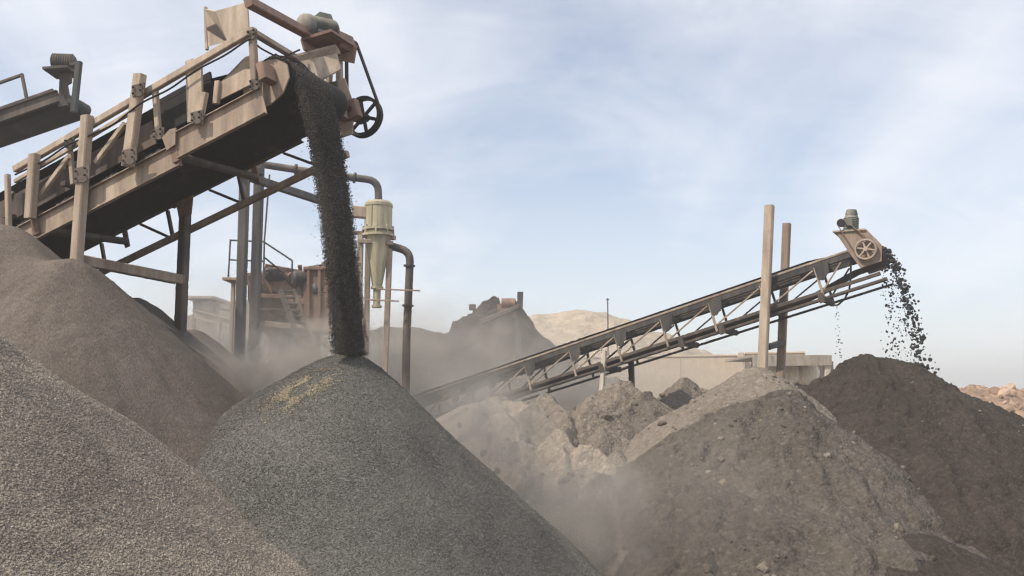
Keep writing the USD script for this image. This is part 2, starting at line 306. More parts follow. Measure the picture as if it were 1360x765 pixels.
def heap(name, label, category, cones, box, res, mat_name, stones=0, stone_mat='dark_stone', size=(.008, .02), rocks=0, rock_size=(.06, .16), rock_mat='brown_stone', rock_box=None, group=None, near=None, **kw):
    loc = (cones[0][0], cones[0][1], 0.0); floor = kw.get('floor', -0.05)
    X, Y, Z, fz = heap_field(cones, *box, res, **kw)
    t = Thing(name, label, category, loc, group)
    t.part('heap_surface', heap_mesh(X, Y, Z, floor), mat_name, smooth=True)
    g = np.random.default_rng(kw.get('seed', 0) + 77)
    def seen(x, y, z):
        q = np.stack([x, y, z - CAMZ], -1); f = q[:, 1] * math.cos(PITCH) + q[:, 2] * math.sin(PITCH); u = -q[:, 1] * math.sin(PITCH) + q[:, 2] * math.cos(PITCH)
        return (f > .5) & (np.abs(q[:, 0] / f) < .64) & (np.abs(u / f) < .37)
    if stones:
        b = near or box
        x = g.uniform(b[0], b[1], stones * 3); y = g.uniform(b[2], b[3], stones * 3); z = fz(x, y)
        k = (z > floor + .02) & seen(x, y, z); x, y, z = x[k][:stones], y[k][:stones], z[k][:stones]
        s = size[0] * (size[1] / size[0]) ** (g.uniform(0, 1, len(x)) ** 2.6)
        scatter(t.path + '/loose_gravel', np.stack([x, y, z + s * .25], -1), s, stone_mat, 5, loc=loc, seed=kw.get('seed', 0) + 3)
    if rocks:
        b = rock_box or box
        x = g.uniform(b[0], b[1], rocks * 4); y = g.uniform(b[2], b[3], rocks * 4); z = fz(x, y)
        k = (z > floor + .1) & seen(x, y, z) & (meshkit.noise(np.stack([x * 1.4, y * 1.4, x * 0 + kw.get('seed', 0)], -1)) > .46); x, y, z = x[k][:rocks], y[k][:rocks], z[k][:rocks]
        for i in range(len(x)):
            s = rock_size[0] * (rock_size[1] / rock_size[0]) ** (g.uniform() ** 2)
            m = rock(s, int(1000 + i + 31 * kw.get('seed', 0)), 2); m.apply_transform(trimesh.transformations.random_rotation_matrix(g.uniform(size=3)))
            m.apply_translation((x[i], y[i], z[i] + s * .02)); t.part('rock', m, rock_mat, smooth=12)
    return t, fz

# ground: one sheet to the horizon, gently uneven
gx = np.concatenate([-np.geomspace(240, 24, 26), np.arange(-23, 23.01, .25), np.geomspace(24, 240, 26)])
gy = np.concatenate([[-60, -30, -15, -8], np.arange(-4, 34, .25), np.geomspace(34.5, 420, 36)])
GX, GY = np.meshgrid(gx, gy, indexing='ij')
GZ = 0.35 * (meshkit.fbm(np.stack([GX * .22, GY * .22, GX * 0], -1), 4, 3) - .5) + .10 * (meshkit.fbm(np.stack([GX * 1.6, GY * 1.6, GX * 0], -1), 3, 4) - .5)
GZ *= np.clip((60 - np.abs(GY)) / 20, 0, 1)
n, m = GX.shape; idx = np.arange(n * m).reshape(n, m)
a, b, c, d = idx[:-1, :-1].ravel(), idx[1:, :-1].ravel(), idx[1:, 1:].ravel(), idx[:-1, 1:].ravel()
single('ground', trimesh.Trimesh(np.stack([GX, GY, GZ], -1).reshape(-1, 3), np.concatenate([np.stack([a, b, c], -1), np.stack([a, c, d], -1)]), process=False), 'yard_dust', kind='structure', smooth=True)

def apex(px, py, Y): p = P(px, py, Y); return p[0], p[1], p[2]
# near dark cone under the left conveyor
ax, ay, az = apex(462, 470, 9.8)
NEAR_PEAK = np.array([ax, ay, az])
cone_t, cone_z = heap('gravel_pile', 'dark grey gravel cone in the foreground directly under the thick falling stream', 'gravel pile',
     [(ax, ay, az + .0, .62, .30, .95, .78)], (ax - 5.2, ax + 4.4, ay - 4.6, ay + 4.4), .028, 'dark_gravel', stones=210000, stone_mat='dark_stone', size=(.0037, .0095),
     near=(ax - 3.2, ax + 3.6, ay - 4.2, ay + .5), amp=.06, seed=11, fine=.012, ridge=.07, rfreq=.8, warp=.25)
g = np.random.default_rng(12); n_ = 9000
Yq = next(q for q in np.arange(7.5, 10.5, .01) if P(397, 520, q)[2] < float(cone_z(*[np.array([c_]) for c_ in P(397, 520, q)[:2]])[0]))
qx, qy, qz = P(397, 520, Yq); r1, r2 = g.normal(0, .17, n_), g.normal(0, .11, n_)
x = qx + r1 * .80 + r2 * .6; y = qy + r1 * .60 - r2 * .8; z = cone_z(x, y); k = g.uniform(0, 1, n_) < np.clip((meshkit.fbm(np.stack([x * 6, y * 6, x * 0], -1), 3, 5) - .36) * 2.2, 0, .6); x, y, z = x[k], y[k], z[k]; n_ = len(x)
scatter(cone_t.path + '/pale_fines', np.stack([x, y, z + .008], -1), g.uniform(.004, .010, n_), 'yellow_grains', 3, loc=cone_t.loc, seed=13)  # patch of paler yellow grains scattered on the left shoulder of the cone
# pale gravel heap, lower left
bx, by, bz = apex(-200, 338, 6.9)
heap('gravel_pile', 'pale coarse gravel heap filling the lower left corner, nearest to the viewer', 'gravel pile',
     [(bx, by, bz, .71, .3, .75, .71)], (bx - 1.0, bx + 6.2, by - 4.2, by + 5.4), .03, 'pale_gravel', stones=130000, stone_mat='pale_stone', size=(.004, .0115),
     near=(bx, bx + 4.8, by - 3.5, by + 2.0), amp=.08, seed=21, fine=.014, ridge=.08, rfreq=.8, warp=.3)
# purple brown sand heap behind it, under the left conveyor
lc = [(10, 300, 10.2), (98, 345, 9.7), (185, 396, 11.6), (262, 438, 13.4), (345, 478, 15.0), (-120, 250, 11.0)]
heap('sand_pile', 'brownish crusher sand slope on the left, behind the pale gravel, burying the conveyor legs', 'sand pile',
     [(*apex(*q), .60, .30, .98, .94) for q in lc], (-11, 1.5, 4.5, 20), .045, 'crusher_sand', amp=.07, seed=31, ridge=.10, fine=.02, warp=.35, k=.3)
# centre right spoil with a sunlit left flank
ex, ey, ez = apex(1003, 490, 17.2)
heap('spoil_heap', 'pale tan spoil heap with a smooth sunlit left flank around two tall posts', 'spoil heap',
     [(ex, ey, ez, .62, .3, 1.1, .52), (ex - .9, ey - .9, ez - .55, .62, .3, .55, .52), (ex - 1.7, ey - 2.0, ez - 1.25, .6, .3, .55, .5)],
     (ex - 7.0, ex + 5.5, ey - 6.5, ey + 4.5), .045, 'tan_spoil', amp=.09, seed=41, ridge=.07, fine=.03, warp=.5, clod=.03, k=.25,
     rocks=90, rock_size=(.025, .10), rock_box=(ex - 3.4, ex + .6, ey - 4.0, ey + .3))
hb = [(1040, 523, 15.4), (968, 560, 15.0), (915, 598, 14.4), (905, 664, 12.9), (985, 655, 13.0), (1050, 585, 14.8)]
hx0, hy0, _ = apex(1000, 560, 14.5)
heap('spoil_heap', 'large dark grey heap strewn with pale rubble, in front of the tan heap', 'spoil heap',
     [(*apex(*q), .62, .3, .95, .58) for q in hb], (hx0 - 5.5, hx0 + 6, 7.2, 19), .045, 'mud_spoil', amp=.15, seed=43, ridge=.22, fine=.04, warp=.6, clod=.08, k=.25,
     rocks=200, rock_size=(.016, .085), rock_box=(hx0 - 1.6, hx0 + 2.6, hy0 - 4.2, hy0 + .6))
# dark brown heap, right
fx, fy, fz_ = apex(1164, 474, 17.5)
heap('earth_pile', 'large dark brown heap at the right under the second conveyor head, gullied down its face', 'earth pile',
     [(fx, fy, fz_, .72, .45, .76, .62), (fx + 1.2, fy - .1, fz_ - .72, .70, .6, .74, .60)], (fx - 6, fx + 7.5, fy - 6.5, fy + 5.5), .05, 'brown_earth', amp=.10, seed=51, clod=.06, ridge=.46, rfreq=1.3, fine=.03, warp=.4,
     rocks=10, rock_size=(.03, .07), rock_box=(fx - 2, fx + 3, fy - 4.8, fy - 1), floor=-.05)
# low dusty mounds along the bottom
x, y, z = apex(1200, 712, 12.2)
heap('earth_pile', 'low brown mound at the bottom right in front of the large dark heap', 'earth pile', [(x, y, z, .5, .7, .5, .5)], (x - 5, x + 6, y - 6, y + 5), .06, 'brown_earth', amp=.10, seed=71, fine=.025, warp=.4)
# jumble of small tipped loads under the right conveyor
for i, (px, py, Y, sl, mt, lab, more) in enumerate([
    (722, 527, 17.6, 1.0, 'tan_spoil', 'broad broken tan mass with a flat crest, left of the white post', ((690, 552, 17.2), (748, 548, 17.0))),
    (664, 533, 20.5, .6, 'sandy_spoil', 'pale sandy tipped load beneath the truss, farthest left in the row', ((640, 540, 20.3),)),
    (826, 506, 19.6, .95, 'tan_spoil', 'small grey tipped load with a sharp point, right of the white post', ()),
    (852, 526, 18.0, 1.0, 'grey_spoil', 'dark angular tipped load in front of the sharp pointed one', ((830, 545, 17.6),)),
    (910, 501, 22.5, .9, 'tan_spoil', 'distant pointed tipped load in front of the beige wall', ()),
    (780, 536, 16.9, 1.1, 'tan_spoil', 'long slanting tan slab below the white post foot', ((800, 572, 16.2), (822, 600, 15.4))),
    (738, 577, 15.0, .95, 'sandy_spoil', 'sunlit sandy mass with a crumbly lip between dark cone and grey heap', ((700, 596, 14.8), (772, 598, 14.6))),
    (674, 553, 16.4, .85, 'sandy_spoil', 'dust covered sandy mass right beside the dark cone edge', ((646, 580, 16.0),)),
    (802, 628, 13.6, .85, 'tan_spoil', 'tan angular mass at the foot of the grey heap on its sunlit side', ((772, 660, 13.2),))]):
    x, y, z = apex(px, py, Y); R = min(3.0, (z + .3) / sl + .6)
    heap('tipped_load', lab, 'spoil heap', [(x, y, z, sl, .2)] + [(*apex(*q), sl, .2) for q in more], (x - R * 1.6, x + R * 1.8, y - R * 1.6, y + R * 1.4), .04, mt, amp=.07, seed=80 + i * 7, fine=.03, warp=.3, clod=.09, k=.03, facet=5,
         rocks=26, rock_size=(.025, .12), rock_box=(x - 1.3, x + 1.4, y - 1.7, y + .3), rock_mat='brown_stone', group='tipped loads under the right conveyor')
# far heaps
x, y, z = apex(652, 408, 36)
heap('quarry_mound', 'dark spoil mound in the distance with a conveyor head on its crest', 'spoil heap', [(x, y, z, 1.0, .4, 1.1, .8), (x + .8, y, z - .1, 1.0, .4, 1.1, .8), (x - 3.8, y, z - 1.7, .45, 1.2, .6, .6)], (x - 11, x + 9, y - 6, y + 6), .13, 'brown_earth', amp=.4, seed=151, ridge=.5, fine=.14, warp=1.2, clod=.25)
x, y, z = apex(540, 438, 40)
heap('quarry_mound', 'long low dark mound in the dust behind the cyclone', 'spoil heap', [(x, y, z, .3, 1.5), (x - 4, y, z - .1, .3, 1.5), (x + 2, y + 1, z - .3, .6, 1.2)], (x - 14, x + 9, y - 6, y + 7), .2, 'brown_earth', amp=.5, seed=161, fine=.15, warp=1.2)
x, y, z = apex(770, 413, 85)
heap('sand_hill', 'pale sand hill far off behind the truss conveyor', 'sand pile', [(x, y, z, .5, 3.5), (x - 2.5, y, z - .35, .48, 3)], (x - 22, x + 22, y - 16, y + 16), .4, 'far_sand', amp=.35, seed=171, ridge=.3, fine=.06, warp=2)
x, y, z = apex(1290, 516, 46)
heap('rubble_bank', 'reddish tan bank of broken rubble in the distance at the right edge', 'rubble bank', [(x, y, z, .35, 2), (x + 4, y, z + .1, .35, 2), (x - 6, y + 2, z - .2, .3, 2)], (x - 16, x + 18, y - 9, y + 9), .2, 'far_rubble', amp=.55, seed=181, fine=.25, warp=1.5,
     rock_mat='rubble_stone', rocks=60, rock_size=(.14, .42), rock_box=(x - 2, x + 4.5, y - 5, y + .5))

# ---------------------------------------------------------------- left conveyor
A = unit((.397, .918, 0)); TILT = math.radians(17.2); TH = np.array([-.918, .397, 0])
T = unit(TH * math.cos(TILT) + np.array([0, 0, -math.sin(TILT)])); N = unit(np.cross(T, A)); N = N if N[2] > 0 else -N
N0 = P(345, 118, 9.4); W = 1.4
L = lambda s, w=0, h=0: N0 + T * s + A * w + N * h
def V(px, py, w=0):
    """The point of the conveyor's upright plane w (metres behind its near side) at a photograph position."""
    d = P(px, py, 1.0) - C0
    return C0 + d * (np.dot(N0 + A * w - C0, A) / np.dot(d, A))
def s_at(px, w=0, h=0):
    """Distance from the head at which the conveyor's line (w, h) crosses an upright in the photograph."""
    lo, hi = -1.0, 9.0
    for _ in range(40):
        mid = (lo + hi) / 2
        if proj(L(mid, w, h))[0] > px: lo = mid
        else: hi = mid
    return lo
END = 8.5
cv = Thing('belt_conveyor', 'dusty belt conveyor rising from the left edge, pouring the dense dark stream', 'conveyor', (L(3)[0], L(3)[1], 0))
out = -A
SM = s_at(232)
cv.part('stringer', channel(L(-.02, 0, -.16), L(SM, 0, -.16), .32, .05, .012, N, out), 'dusty_steel')
cv.part('stringer', channel(L(SM + .01, .03, -.25), L(END, .03, -.25), .28, .05, .012, N, out), 'dusty_steel')
cv.part('joint_plate', plate([V(216, 183, -.04), V(226, 172, -.04), V(234, 170, -.04), V(233, 192, -.04), V(222, 200, -.04)], A, .02), 'dusty_steel')
cv.part('head_cheek', plate([L(.30, .13, -.10), L(.30, .13, .34), L(.0, .13, .38), L(-.2, .13, .34), L(-.33, .13, .20), L(-.32, .13, .04), L(-.2, .13, -.10), L(.0, .13, -.16)], A, .02), 'dusty_steel')
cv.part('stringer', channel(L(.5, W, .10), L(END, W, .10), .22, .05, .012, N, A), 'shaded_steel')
cv.part('handrail', beam(V(335, 41), V(20, 225), .07, .085, N), 'dusty_timber')
cv.part('handrail', beam(V(176, 148, .02), V(20, 241, .02), .04, .05, N), 'dusty_timber')
cv.part('end_post', beam(V(339, 114), V(335, 38), .075, .075, A), 'dusty_steel')
def upright(b_, t_, w, d, off=0, name='guard_post', m='dusty_timber'): cv.part(name, beam(V(*b_, off), V(*t_, off), w, d, A), m)
upright((170, 221), (186, 99), .135, .10, -.10)
upright((211, 180), (206, 118), .065, .06, .02)
upright((97, 245), (92, 182), .055, .05, .05)
upright((40, 290), (46, 205), .12, .1, -.08)
upright((12, 310), (10, 232), .06, .06, .02)
cv.part('board', plate([V(250, 163, .02), V(265, 160, .02), V(269, 124, .02), V(268, 86, .02), V(257, 78, .02), V(247, 82, .02), V(252, 120, .02)], A, .03), 'dusty_timber')
cv.part('board', beam(V(262, 164, -.06), V(270, 123, -.05), .13, .06, A), 'dusty_timber')
cv.part('brace', beam(V(127, 216, .02), V(166, 164, .02), .06, .05, A), 'dusty_timber')
cv.part('brace', beam(V(52, 262, .02), V(92, 208, .02), .06, .05, A), 'dusty_timber')
cv.part('skirt_panel', plate([V(290, 134, .05), V(338, 110, .05), V(338, 92, .05), V(326, 92, .05), V(292, 110, .05)], A, .02), 'dusty_timber')
cv.part('skirt_post', beam(V(287, 138, .03), V(290, 108, .03), .07, .06, A), 'dusty_timber')
cv.part('skirt_panel', plate([V(293, 110, .16), V(345, 88, .16), V(339, 72, .16), V(326, 76, .16), V(318, 90, .16)], A, .02), 'tan_paint')
cv.part('skirt_panel', plate([L(.75, .19, .20), L(1.6, .19, .20), L(1.6, .22, .66), L(.75, .22, .66)], A, .03), 'rubber')
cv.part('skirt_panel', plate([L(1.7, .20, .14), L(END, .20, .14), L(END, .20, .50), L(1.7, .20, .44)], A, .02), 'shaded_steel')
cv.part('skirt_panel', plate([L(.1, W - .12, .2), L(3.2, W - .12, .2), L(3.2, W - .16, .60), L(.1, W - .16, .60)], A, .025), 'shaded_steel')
# belt: troughed carrying run, wrap round the head drum, flat return run
BW, R, HS = 1.08, .22, -.12; wc = W / 2; hc = .15
def belt_section(s, h, trough, lip=0.0):
    ws = np.linspace(-BW / 2, BW / 2, 13); e = np.clip((np.abs(ws) - .2) / (BW / 2 - .2), 0, 1)
    return [L(s, wc + w * (1 - .07 * trough * ee), h + trough * .22 * ee) for w, ee in zip(ws, e)]
rows = [belt_section(s, hc + R, min(1, max(0, (s - .1) / .8))) for s in np.linspace(END, HS + .12, 40)]
rows += [belt_section(HS - R * math.sin(a), hc + R * math.cos(a), 0) for a in np.linspace(0, PI, 18)]
rows += [belt_section(s, hc - R + .015 * math.sin(s * 2.6), 0) for s in np.linspace(HS + .12, END, 24)]
v = np.array(rows).reshape(-1, 3); f = []
for i in range(len(rows) - 1):
    for j in range(12):
        q = i * 13 + j; f += [[q, q + 1, q + 14], [q, q + 14, q + 13]]
belt = trimesh.Trimesh(v, f, process=False)
belt2 = trimesh.Trimesh(np.vstack([v, v - belt.vertex_normals * .014]), np.vstack([f, np.array(f)[:, ::-1] + len(v)]), process=False)
cv.part('belt', belt2, 'rubber', smooth=True)
cv.part('head_drum', lathe(L(HS, wc - BW / 2 - .02, hc), A, [(0, 0), (R - .02, 0), (R - .016, .02), (R - .016, BW + .03), (R - .02, BW + .04), (0, BW + .04)], 36), 'dark_steel')
WP = 1.86
cv.part('drum_shaft', tube([L(HS, .0, hc), L(HS, WP + .05, hc)], .04, 12), 'dark_steel')
for w in (.06, W + .06): cv.part('bearing', beam(L(HS, w - .05, hc - .11), L(HS, w - .05, hc + .09), .2, .1, T), 'rusty_steel')
for s in np.arange(1.0, END, 1.05):
    cv.part('idler', cat(tube([L(s, wc - .22, hc + R - .075), L(s, wc + .22, hc + R - .075)], .055, 12), tube([L(s, wc - .25, hc + R - .07), L(s, wc - .52, hc + R + .12)], .055, 12), tube([L(s, wc + .25, hc + R - .07), L(s, wc + .52, hc + R + .12)], .055, 12), beam(L(s, .05, hc + R - .2), L(s, W - .03, hc + R - .2), .08, .06)), 'shaded_steel')
for s in (SM + .05, 3.6, 6.2):
    cv.part('return_roller', tube([L(s, .03, hc - R - .18), L(s, W + .03, hc - R - .10)], .05, 12), 'shaded_steel')
    cv.part('roller_bracket', beam(L(s, .0, hc - R - .26), L(s, .0, hc - R + .02), .10, .03, A), 'rusty_steel')
    cv.part('roller_bracket', beam(L(s, W + .03, hc - R - .18), L(s, W + .03, hc - R + .06), .08, .03, A), 'rusty_steel')
# far side lower chord with short struts
CW, CH = W + .08, -.40
cv.part('lower_chord', beam(L(-.05, CW, CH), L(END, CW, CH), .07, .085, N), 'dusty_steel')
for s in np.arange(.35, END, 1.25):
    cv.part('strut', beam(L(s, CW, .0), L(s, CW, CH + .03), .045, .045, A), 'shaded_steel')
    cv.part('strut', beam(L(s + .08, CW, CH + .05), L(s + .50, CW, .0), .035, .035, A), 'shaded_steel')
# legs and cross beam
gnd = lambda p, z=-.1: np.array([p[0], p[1], z])
lt, lb = V(116, 154, -.07), V(102, 342, -.07); cv.part('support_leg', beam(lt + (lb - lt) * ((lt[2] + .1) / (lt[2] - lb[2])), lt, .125, .11, A), 'dusty_timber')
pf = V(247, 262, CW - .08); q_ = V(240, 425, CW - .08)
cv.part('support_leg', beam(pf + (q_ - pf) * ((pf[2] + .1) / (pf[2] - q_[2])), pf + (0, 0, .06), .125, .125, A), 'shaded_steel')
cv.part('cross_beam', beam(V(104, 345, .02), V(242, 372, CW - .10), .10, .13), 'dusty_steel')
cv.part('gusset', plate([V(233, 262, CW - .18), V(257, 254, CW - .18), V(254, 284, CW - .18), V(238, 289, CW - .18)], A, .02), 'rusty_steel')
cv.part('gusset', tube([V(228, 268, CW - .05), V(236, 264, CW - .05)], .10, 14), 'rusty_steel')
# head frame: cross beams from the near to the far side, panel box, motor deck
cv.part('head_beam', beam(V(329, 2, -.03), V(440, 62, WP - .25), .10, .125, N), 'rusty_steel')
cv.part('head_beam', beam(V(338, 44, -.02), V(398, 80, WP - .75), .07, .075, N), 'dusty_steel')
cv.part('head_post', beam(V(452, 150, WP - .15), V(450, 62, WP - .15), .075, .075, A), 'dusty_steel')
cv.part('head_post', beam(V(434, 150, WP - .20), V(440, 62, WP - .20), .07, .07, A), 'dusty_steel')
cv.part('hood_panel', plate([V(287, 15, .55), V(329, 3, .55), V(331, 40, .55), V(303, 55, .55)], A, .02), 'tan_paint', smooth=False)
cv.part('hood_panel', plate([V(273, 12, .80), V(287, 15, .55), V(303, 55, .55), V(275, 62, .80)], T, .02), 'tan_paint', smooth=False)
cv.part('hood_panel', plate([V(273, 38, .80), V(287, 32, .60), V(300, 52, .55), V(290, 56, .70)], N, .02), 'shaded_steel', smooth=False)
cv.part('hood_post', beam(V(275, 66, .78), V(273, 10, .82), .04, .04, A), 'dusty_steel')
# motor deck, plates and chute on the far side
def face(pts, nrm, th, m, name='deck_panel'): cv.part(name, plate([V(*p) for p in pts], nrm, th), m)
face([(400, 52, 1.0), (440, 40, 1.15), (474, 62, 1.80), (434, 70, 1.60)], N, .04, 'rusty_steel', 'motor_deck')
face([(400, 52, 1.0), (434, 70, 1.60), (432, 82, 1.60), (404, 66, 1.0)], T, .03, 'rusty_steel')
face([(390, 74, .95), (446, 60, 1.35), (452, 70, 1.45), (398, 82, 1.05)], N, .03, 'tan_paint')
face([(398, 82, 1.0), (447, 72, 1.3), (453, 92, 1.3), (421, 110, 1.05)], A, .03, 'tan_paint')
face([(434, 70, 1.62), (474, 60, 1.74), (470, 84, 1.74), (450, 80, 1.66)], A, .03, 'rusty_steel')
face([(446, 108, 1.52), (458, 104, 1.58), (470, 140, 1.62), (468, 178, 1.62), (450, 184, 1.54), (444, 150, 1.5)], A, .03, 'dusty_steel', 'bearing_plate')
face([(424, 112, 1.30), (448, 108, 1.42), (450, 184, 1.42), (434, 176, 1.34)], A, .03, 'shaded_steel', 'chute_plate')
M0, M1 = V(400, 32, 1.02), V(447, 42, 1.60); MA = unit(M1 - M0); ML = np.linalg.norm(M1 - M0)
mo = cv.part('motor', lathe(M0 + MA * .10, MA, [(0, 0), (.10, 0), (.13, .02)] + [(.135 - .016 * (i % 2), .03 + i * .016) for i in range(24)] + [(.135, .42), (.11, .45), (.05, .47), (0, .47)], 28), 'motor_green')
cv.part('fan_cover', lathe(M0, MA, [(0, 0), (.08, 0), (.135, .035), (.145, .12), (.135, .125)], 28), 'motor_grey', parent=mo)
cv.part('terminal_box', beam(M0 + MA * .34 + N * .15, M0 + MA * .52 + N * .15, .13, .13, N), 'motor_green', parent=mo)
cv.part('motor_foot', beam(M0 + MA * .14 - N * .13, M0 + MA * .46 - N * .13, .24, .05, N), 'motor_green', parent=mo)
cv.part('gear_case', beam(V(444, 52, 1.48), V(462, 60, WP - .10), .22, .26, N, .3), 'rusty_steel')
PUL = V(467, 62, WP)
cv.part('drive_pulley', lathe(PUL - A * .04, A, [(0, -.1), (.03, -.1), (.03, 0), (.085, 0), (.07, .03), (.085, .06), (0, .06)], 24), 'black_iron')
def sheave(t, c, axis, R_, wid, spokes, m, parent_name='sheave', up0=0.0):
    axis = unit(axis); x, y, z = frame(c, c + axis)
    rim = lathe(c - axis * wid / 2, axis, [(R_ * .84, 0), (R_, 0), (R_ * .95, wid * .5), (R_, wid), (R_ * .84, wid), (R_ * .84, 0)], 40)
    p = t.part(parent_name, rim, m)
    t.part('hub', lathe(c - axis * wid * .8, axis, [(0, 0), (R_ * .2, 0), (R_ * .2, wid * 1.6), (0, wid * 1.6)], 20), m, parent=p)
    for k in range(spokes):
        a = up0 + 2 * PI * k / spokes; d = math.cos(a) * x + math.sin(a) * y
        t.part('spoke', beam(c + d * R_ * .15, c + d * R_ * .88, R_ * .17, wid * .5, axis, .3), m, parent=p)
sc_ = V(483, 155, WP); SR = .265
cv.part('sheave_shaft', tube([sc_ - A * .32, sc_ + A * .06], .04, 12), 'dark_steel')
cv.part('bearing', beam(sc_ - A * .26 - N * .12, sc_ - A * .26 + N * .12, .2, .12, A), 'rusty_steel')
sheave(cv, sc_, A, SR, .09, 6, 'black_iron', up0=.3)
def vbelt(c1, r1, c2, r2, axis, wid, th):
    u = unit(c2 - c1); side = unit(np.cross(axis, u)); dist = np.linalg.norm(c2 - c1); be = math.asin((r2 - r1) / dist); pts = []
    for k in np.linspace(PI / 2 + be, 3 * PI / 2 - be, 12): pts.append(c1 + r1 * (math.cos(k) * u + math.sin(k) * side))
    for k in np.linspace(-PI / 2 + be, PI / 2 - be, 20): pts.append(c2 + r2 * (math.cos(k) * u + math.sin(k) * side))
    pts.append(pts[0])
    return cat(*[beam(p, q, wid, th, np.cross(q - p, axis)) for p, q in zip(pts, pts[1:])])
cv.part('drive_belt', vbelt(PUL, .08, sc_, SR + .004, A, .06, .022), 'rubber')

# gussets with bolts where uprights meet the stringer and rail, a slack cable along the handrail
def bolts(pts, r=.014): return cat(*[lathe(p - A * .02, -A, [(0, 0), (r, 0), (r, .016), (r * .6, .022), (0, .022)], 6) for p in pts])
for px, py, w_, sz in ((172, 208, -.165, 10), (109, 232, -.135, 10), (211, 178, -.02, 7), (339, 112, -.045, 7), (335, 46, -.045, 6), (184, 120, -.155, 8), (262, 156, -.10, 8), (93, 190, -.02, 6)):
    gp = cv.part('gusset', plate([V(px - sz, py - sz * .8, w_), V(px + sz, py - sz * 1.3, w_), V(px + sz, py + sz * .5, w_), V(px + sz * .3, py + sz, w_), V(px - sz, py + sz * 1.1, w_)], A, .012), 'shaded_steel')
    cv.part('bolts', bolts([V(px - sz * .6, py - sz * .4, w_), V(px + sz * .6, py - sz * .8, w_), V(px + sz * .6, py + sz * .1, w_), V(px - sz * .6, py + sz * .6, w_)]), 'black_iron', parent=gp)
kp = [V(20, 232, -.07), V(60, 213, -.07), V(90, 192, -.09), V(117, 181, -.09), V(150, 166, -.09), V(188, 136, -.19), V(225, 119, -.05), V(262, 92, -.05), V(300, 73, -.05), V(334, 49, -.07), V(342, 62, .2), V(372, 78, .6), V(398, 66, .95)]
cv.part('power_cable', tube(bend(kp, .12), .011, 6), 'rubber')
# gravel riding on the belt
g = np.random.default_rng(5); s = g.uniform(HS - .05, END, 9000); w = g.normal(0, .17, 9000); w = np.clip(w, -.42, .42)
hh = hc + R + .02 + .20 * np.clip(1 - (np.abs(w) / .40) ** 1.6, 0, 1) * np.clip((s + .6) / 1.0, .2, 1) + .12 * np.clip((np.abs(w) - .2) / .3, 0, 1)
sf = g.uniform(.0, END, 5000); sf = sf[meshkit.noise(np.stack([sf * 3, sf * 0, sf * 0], -1)) > .45]; nf = len(sf); oy = np.where(sf < SM, 0, .03)
fl = L(0) + np.outer(sf, T) + np.outer(oy - g.uniform(-.01, .05, nf), A) + np.outer(np.where(sf < SM, .005, -.105) + np.abs(g.normal(0, .006, nf)), N)
scatter('/World/gravel_on_belt', np.vstack([L(0) + np.outer(s, T) + np.outer(wc + w, A) + np.outer(hh, N), fl]), np.concatenate([g.uniform(.008, .02, 9000), g.uniform(.004, .012, nf)]), 'dark_stone', 4, 'dark gravel riding along the near conveyor belt', 'gravel', seed=8)
used[('/World', 'gravel_on_belt')] = 1
ws = np.linspace(-.44, .44, 15); rows = [[L(s_, wc + w_, hc + R + .0 + .19 * max(0, 1 - (abs(w_) / .42) ** 1.6) + (.12 * max(0, (abs(w_) - .2) / .3)) + .03 * float(meshkit.noise(np.array([s_ * 5, w_ * 8, 0])))) for w_ in ws] for s_ in np.linspace(HS - .02, END, 120)]
v = np.array(rows).reshape(-1, 3); f = []
for i in range(119):
    for j in range(14): q = i * 15 + j; f += [[q, q + 15, q + 1], [q + 1, q + 15, q + 16]]
single('gravel_bed', trimesh.Trimesh(v, f, process=False), 'dark_gravel', 'solid bed of gravel under the loose stones on the near belt', 'gravel', kind='stuff', smooth=True)

# the dense stream from the head down to the cone: thrown forward, then falling
def stream(n, start, fwd, axis, v0, z_end, wid, depth, g, spread=0.02, power=1.0):
    pts = []
    hdrop = start[2] - z_end; tmax = math.sqrt(2 * hdrop / 9.81)
    t = tmax * g.uniform(0, 1, n) ** power
    lat = g.uniform(-1, 1, n) if spread < .01 else np.clip(g.normal(0, 1, n), -1.7, 1.7) / 1.7; dep = np.clip(g.normal(0, 1, n), -2, 2) / 2
    drop = .5 * 9.81 * t * t
    squeeze = .55 + .45 * np.exp(-4.5 * t / tmax)
    p = start + np.outer(v0 * t + dep * (depth / 2) * (1 + .3 * t), fwd) + np.outer(lat * wid / 2 * squeeze, axis) + g.normal(0, 1, (n, 3)) * spread * (.4 + t / tmax)[:, None]
    p[:, 2] -= drop
    return p
g = np.random.default_rng(15)
FW = np.array([.918, -.397, 0])
st0 = L(HS - .06, wc - .17, hc + R - .02)
P1 = stream(190000, st0, FW, A, 1.02, NEAR_PEAK[2] - .02, .92, .12, g, .006, .8)
P2 = stream(4500, st0, FW, A, 1.0, NEAR_PEAK[2] - .02, .90, .24, g, .022, .8)
pp = np.vstack([P1, P2])
scatter('/World/falling_gravel', pp, np.concatenate([g.uniform(.0034, .008, len(P1)), g.uniform(.003, .007, len(P2))]), 'stream_stone', 4, 'dense dark column of gravel falling from the near conveyor head onto the cone', 'falling gravel', seed=18)

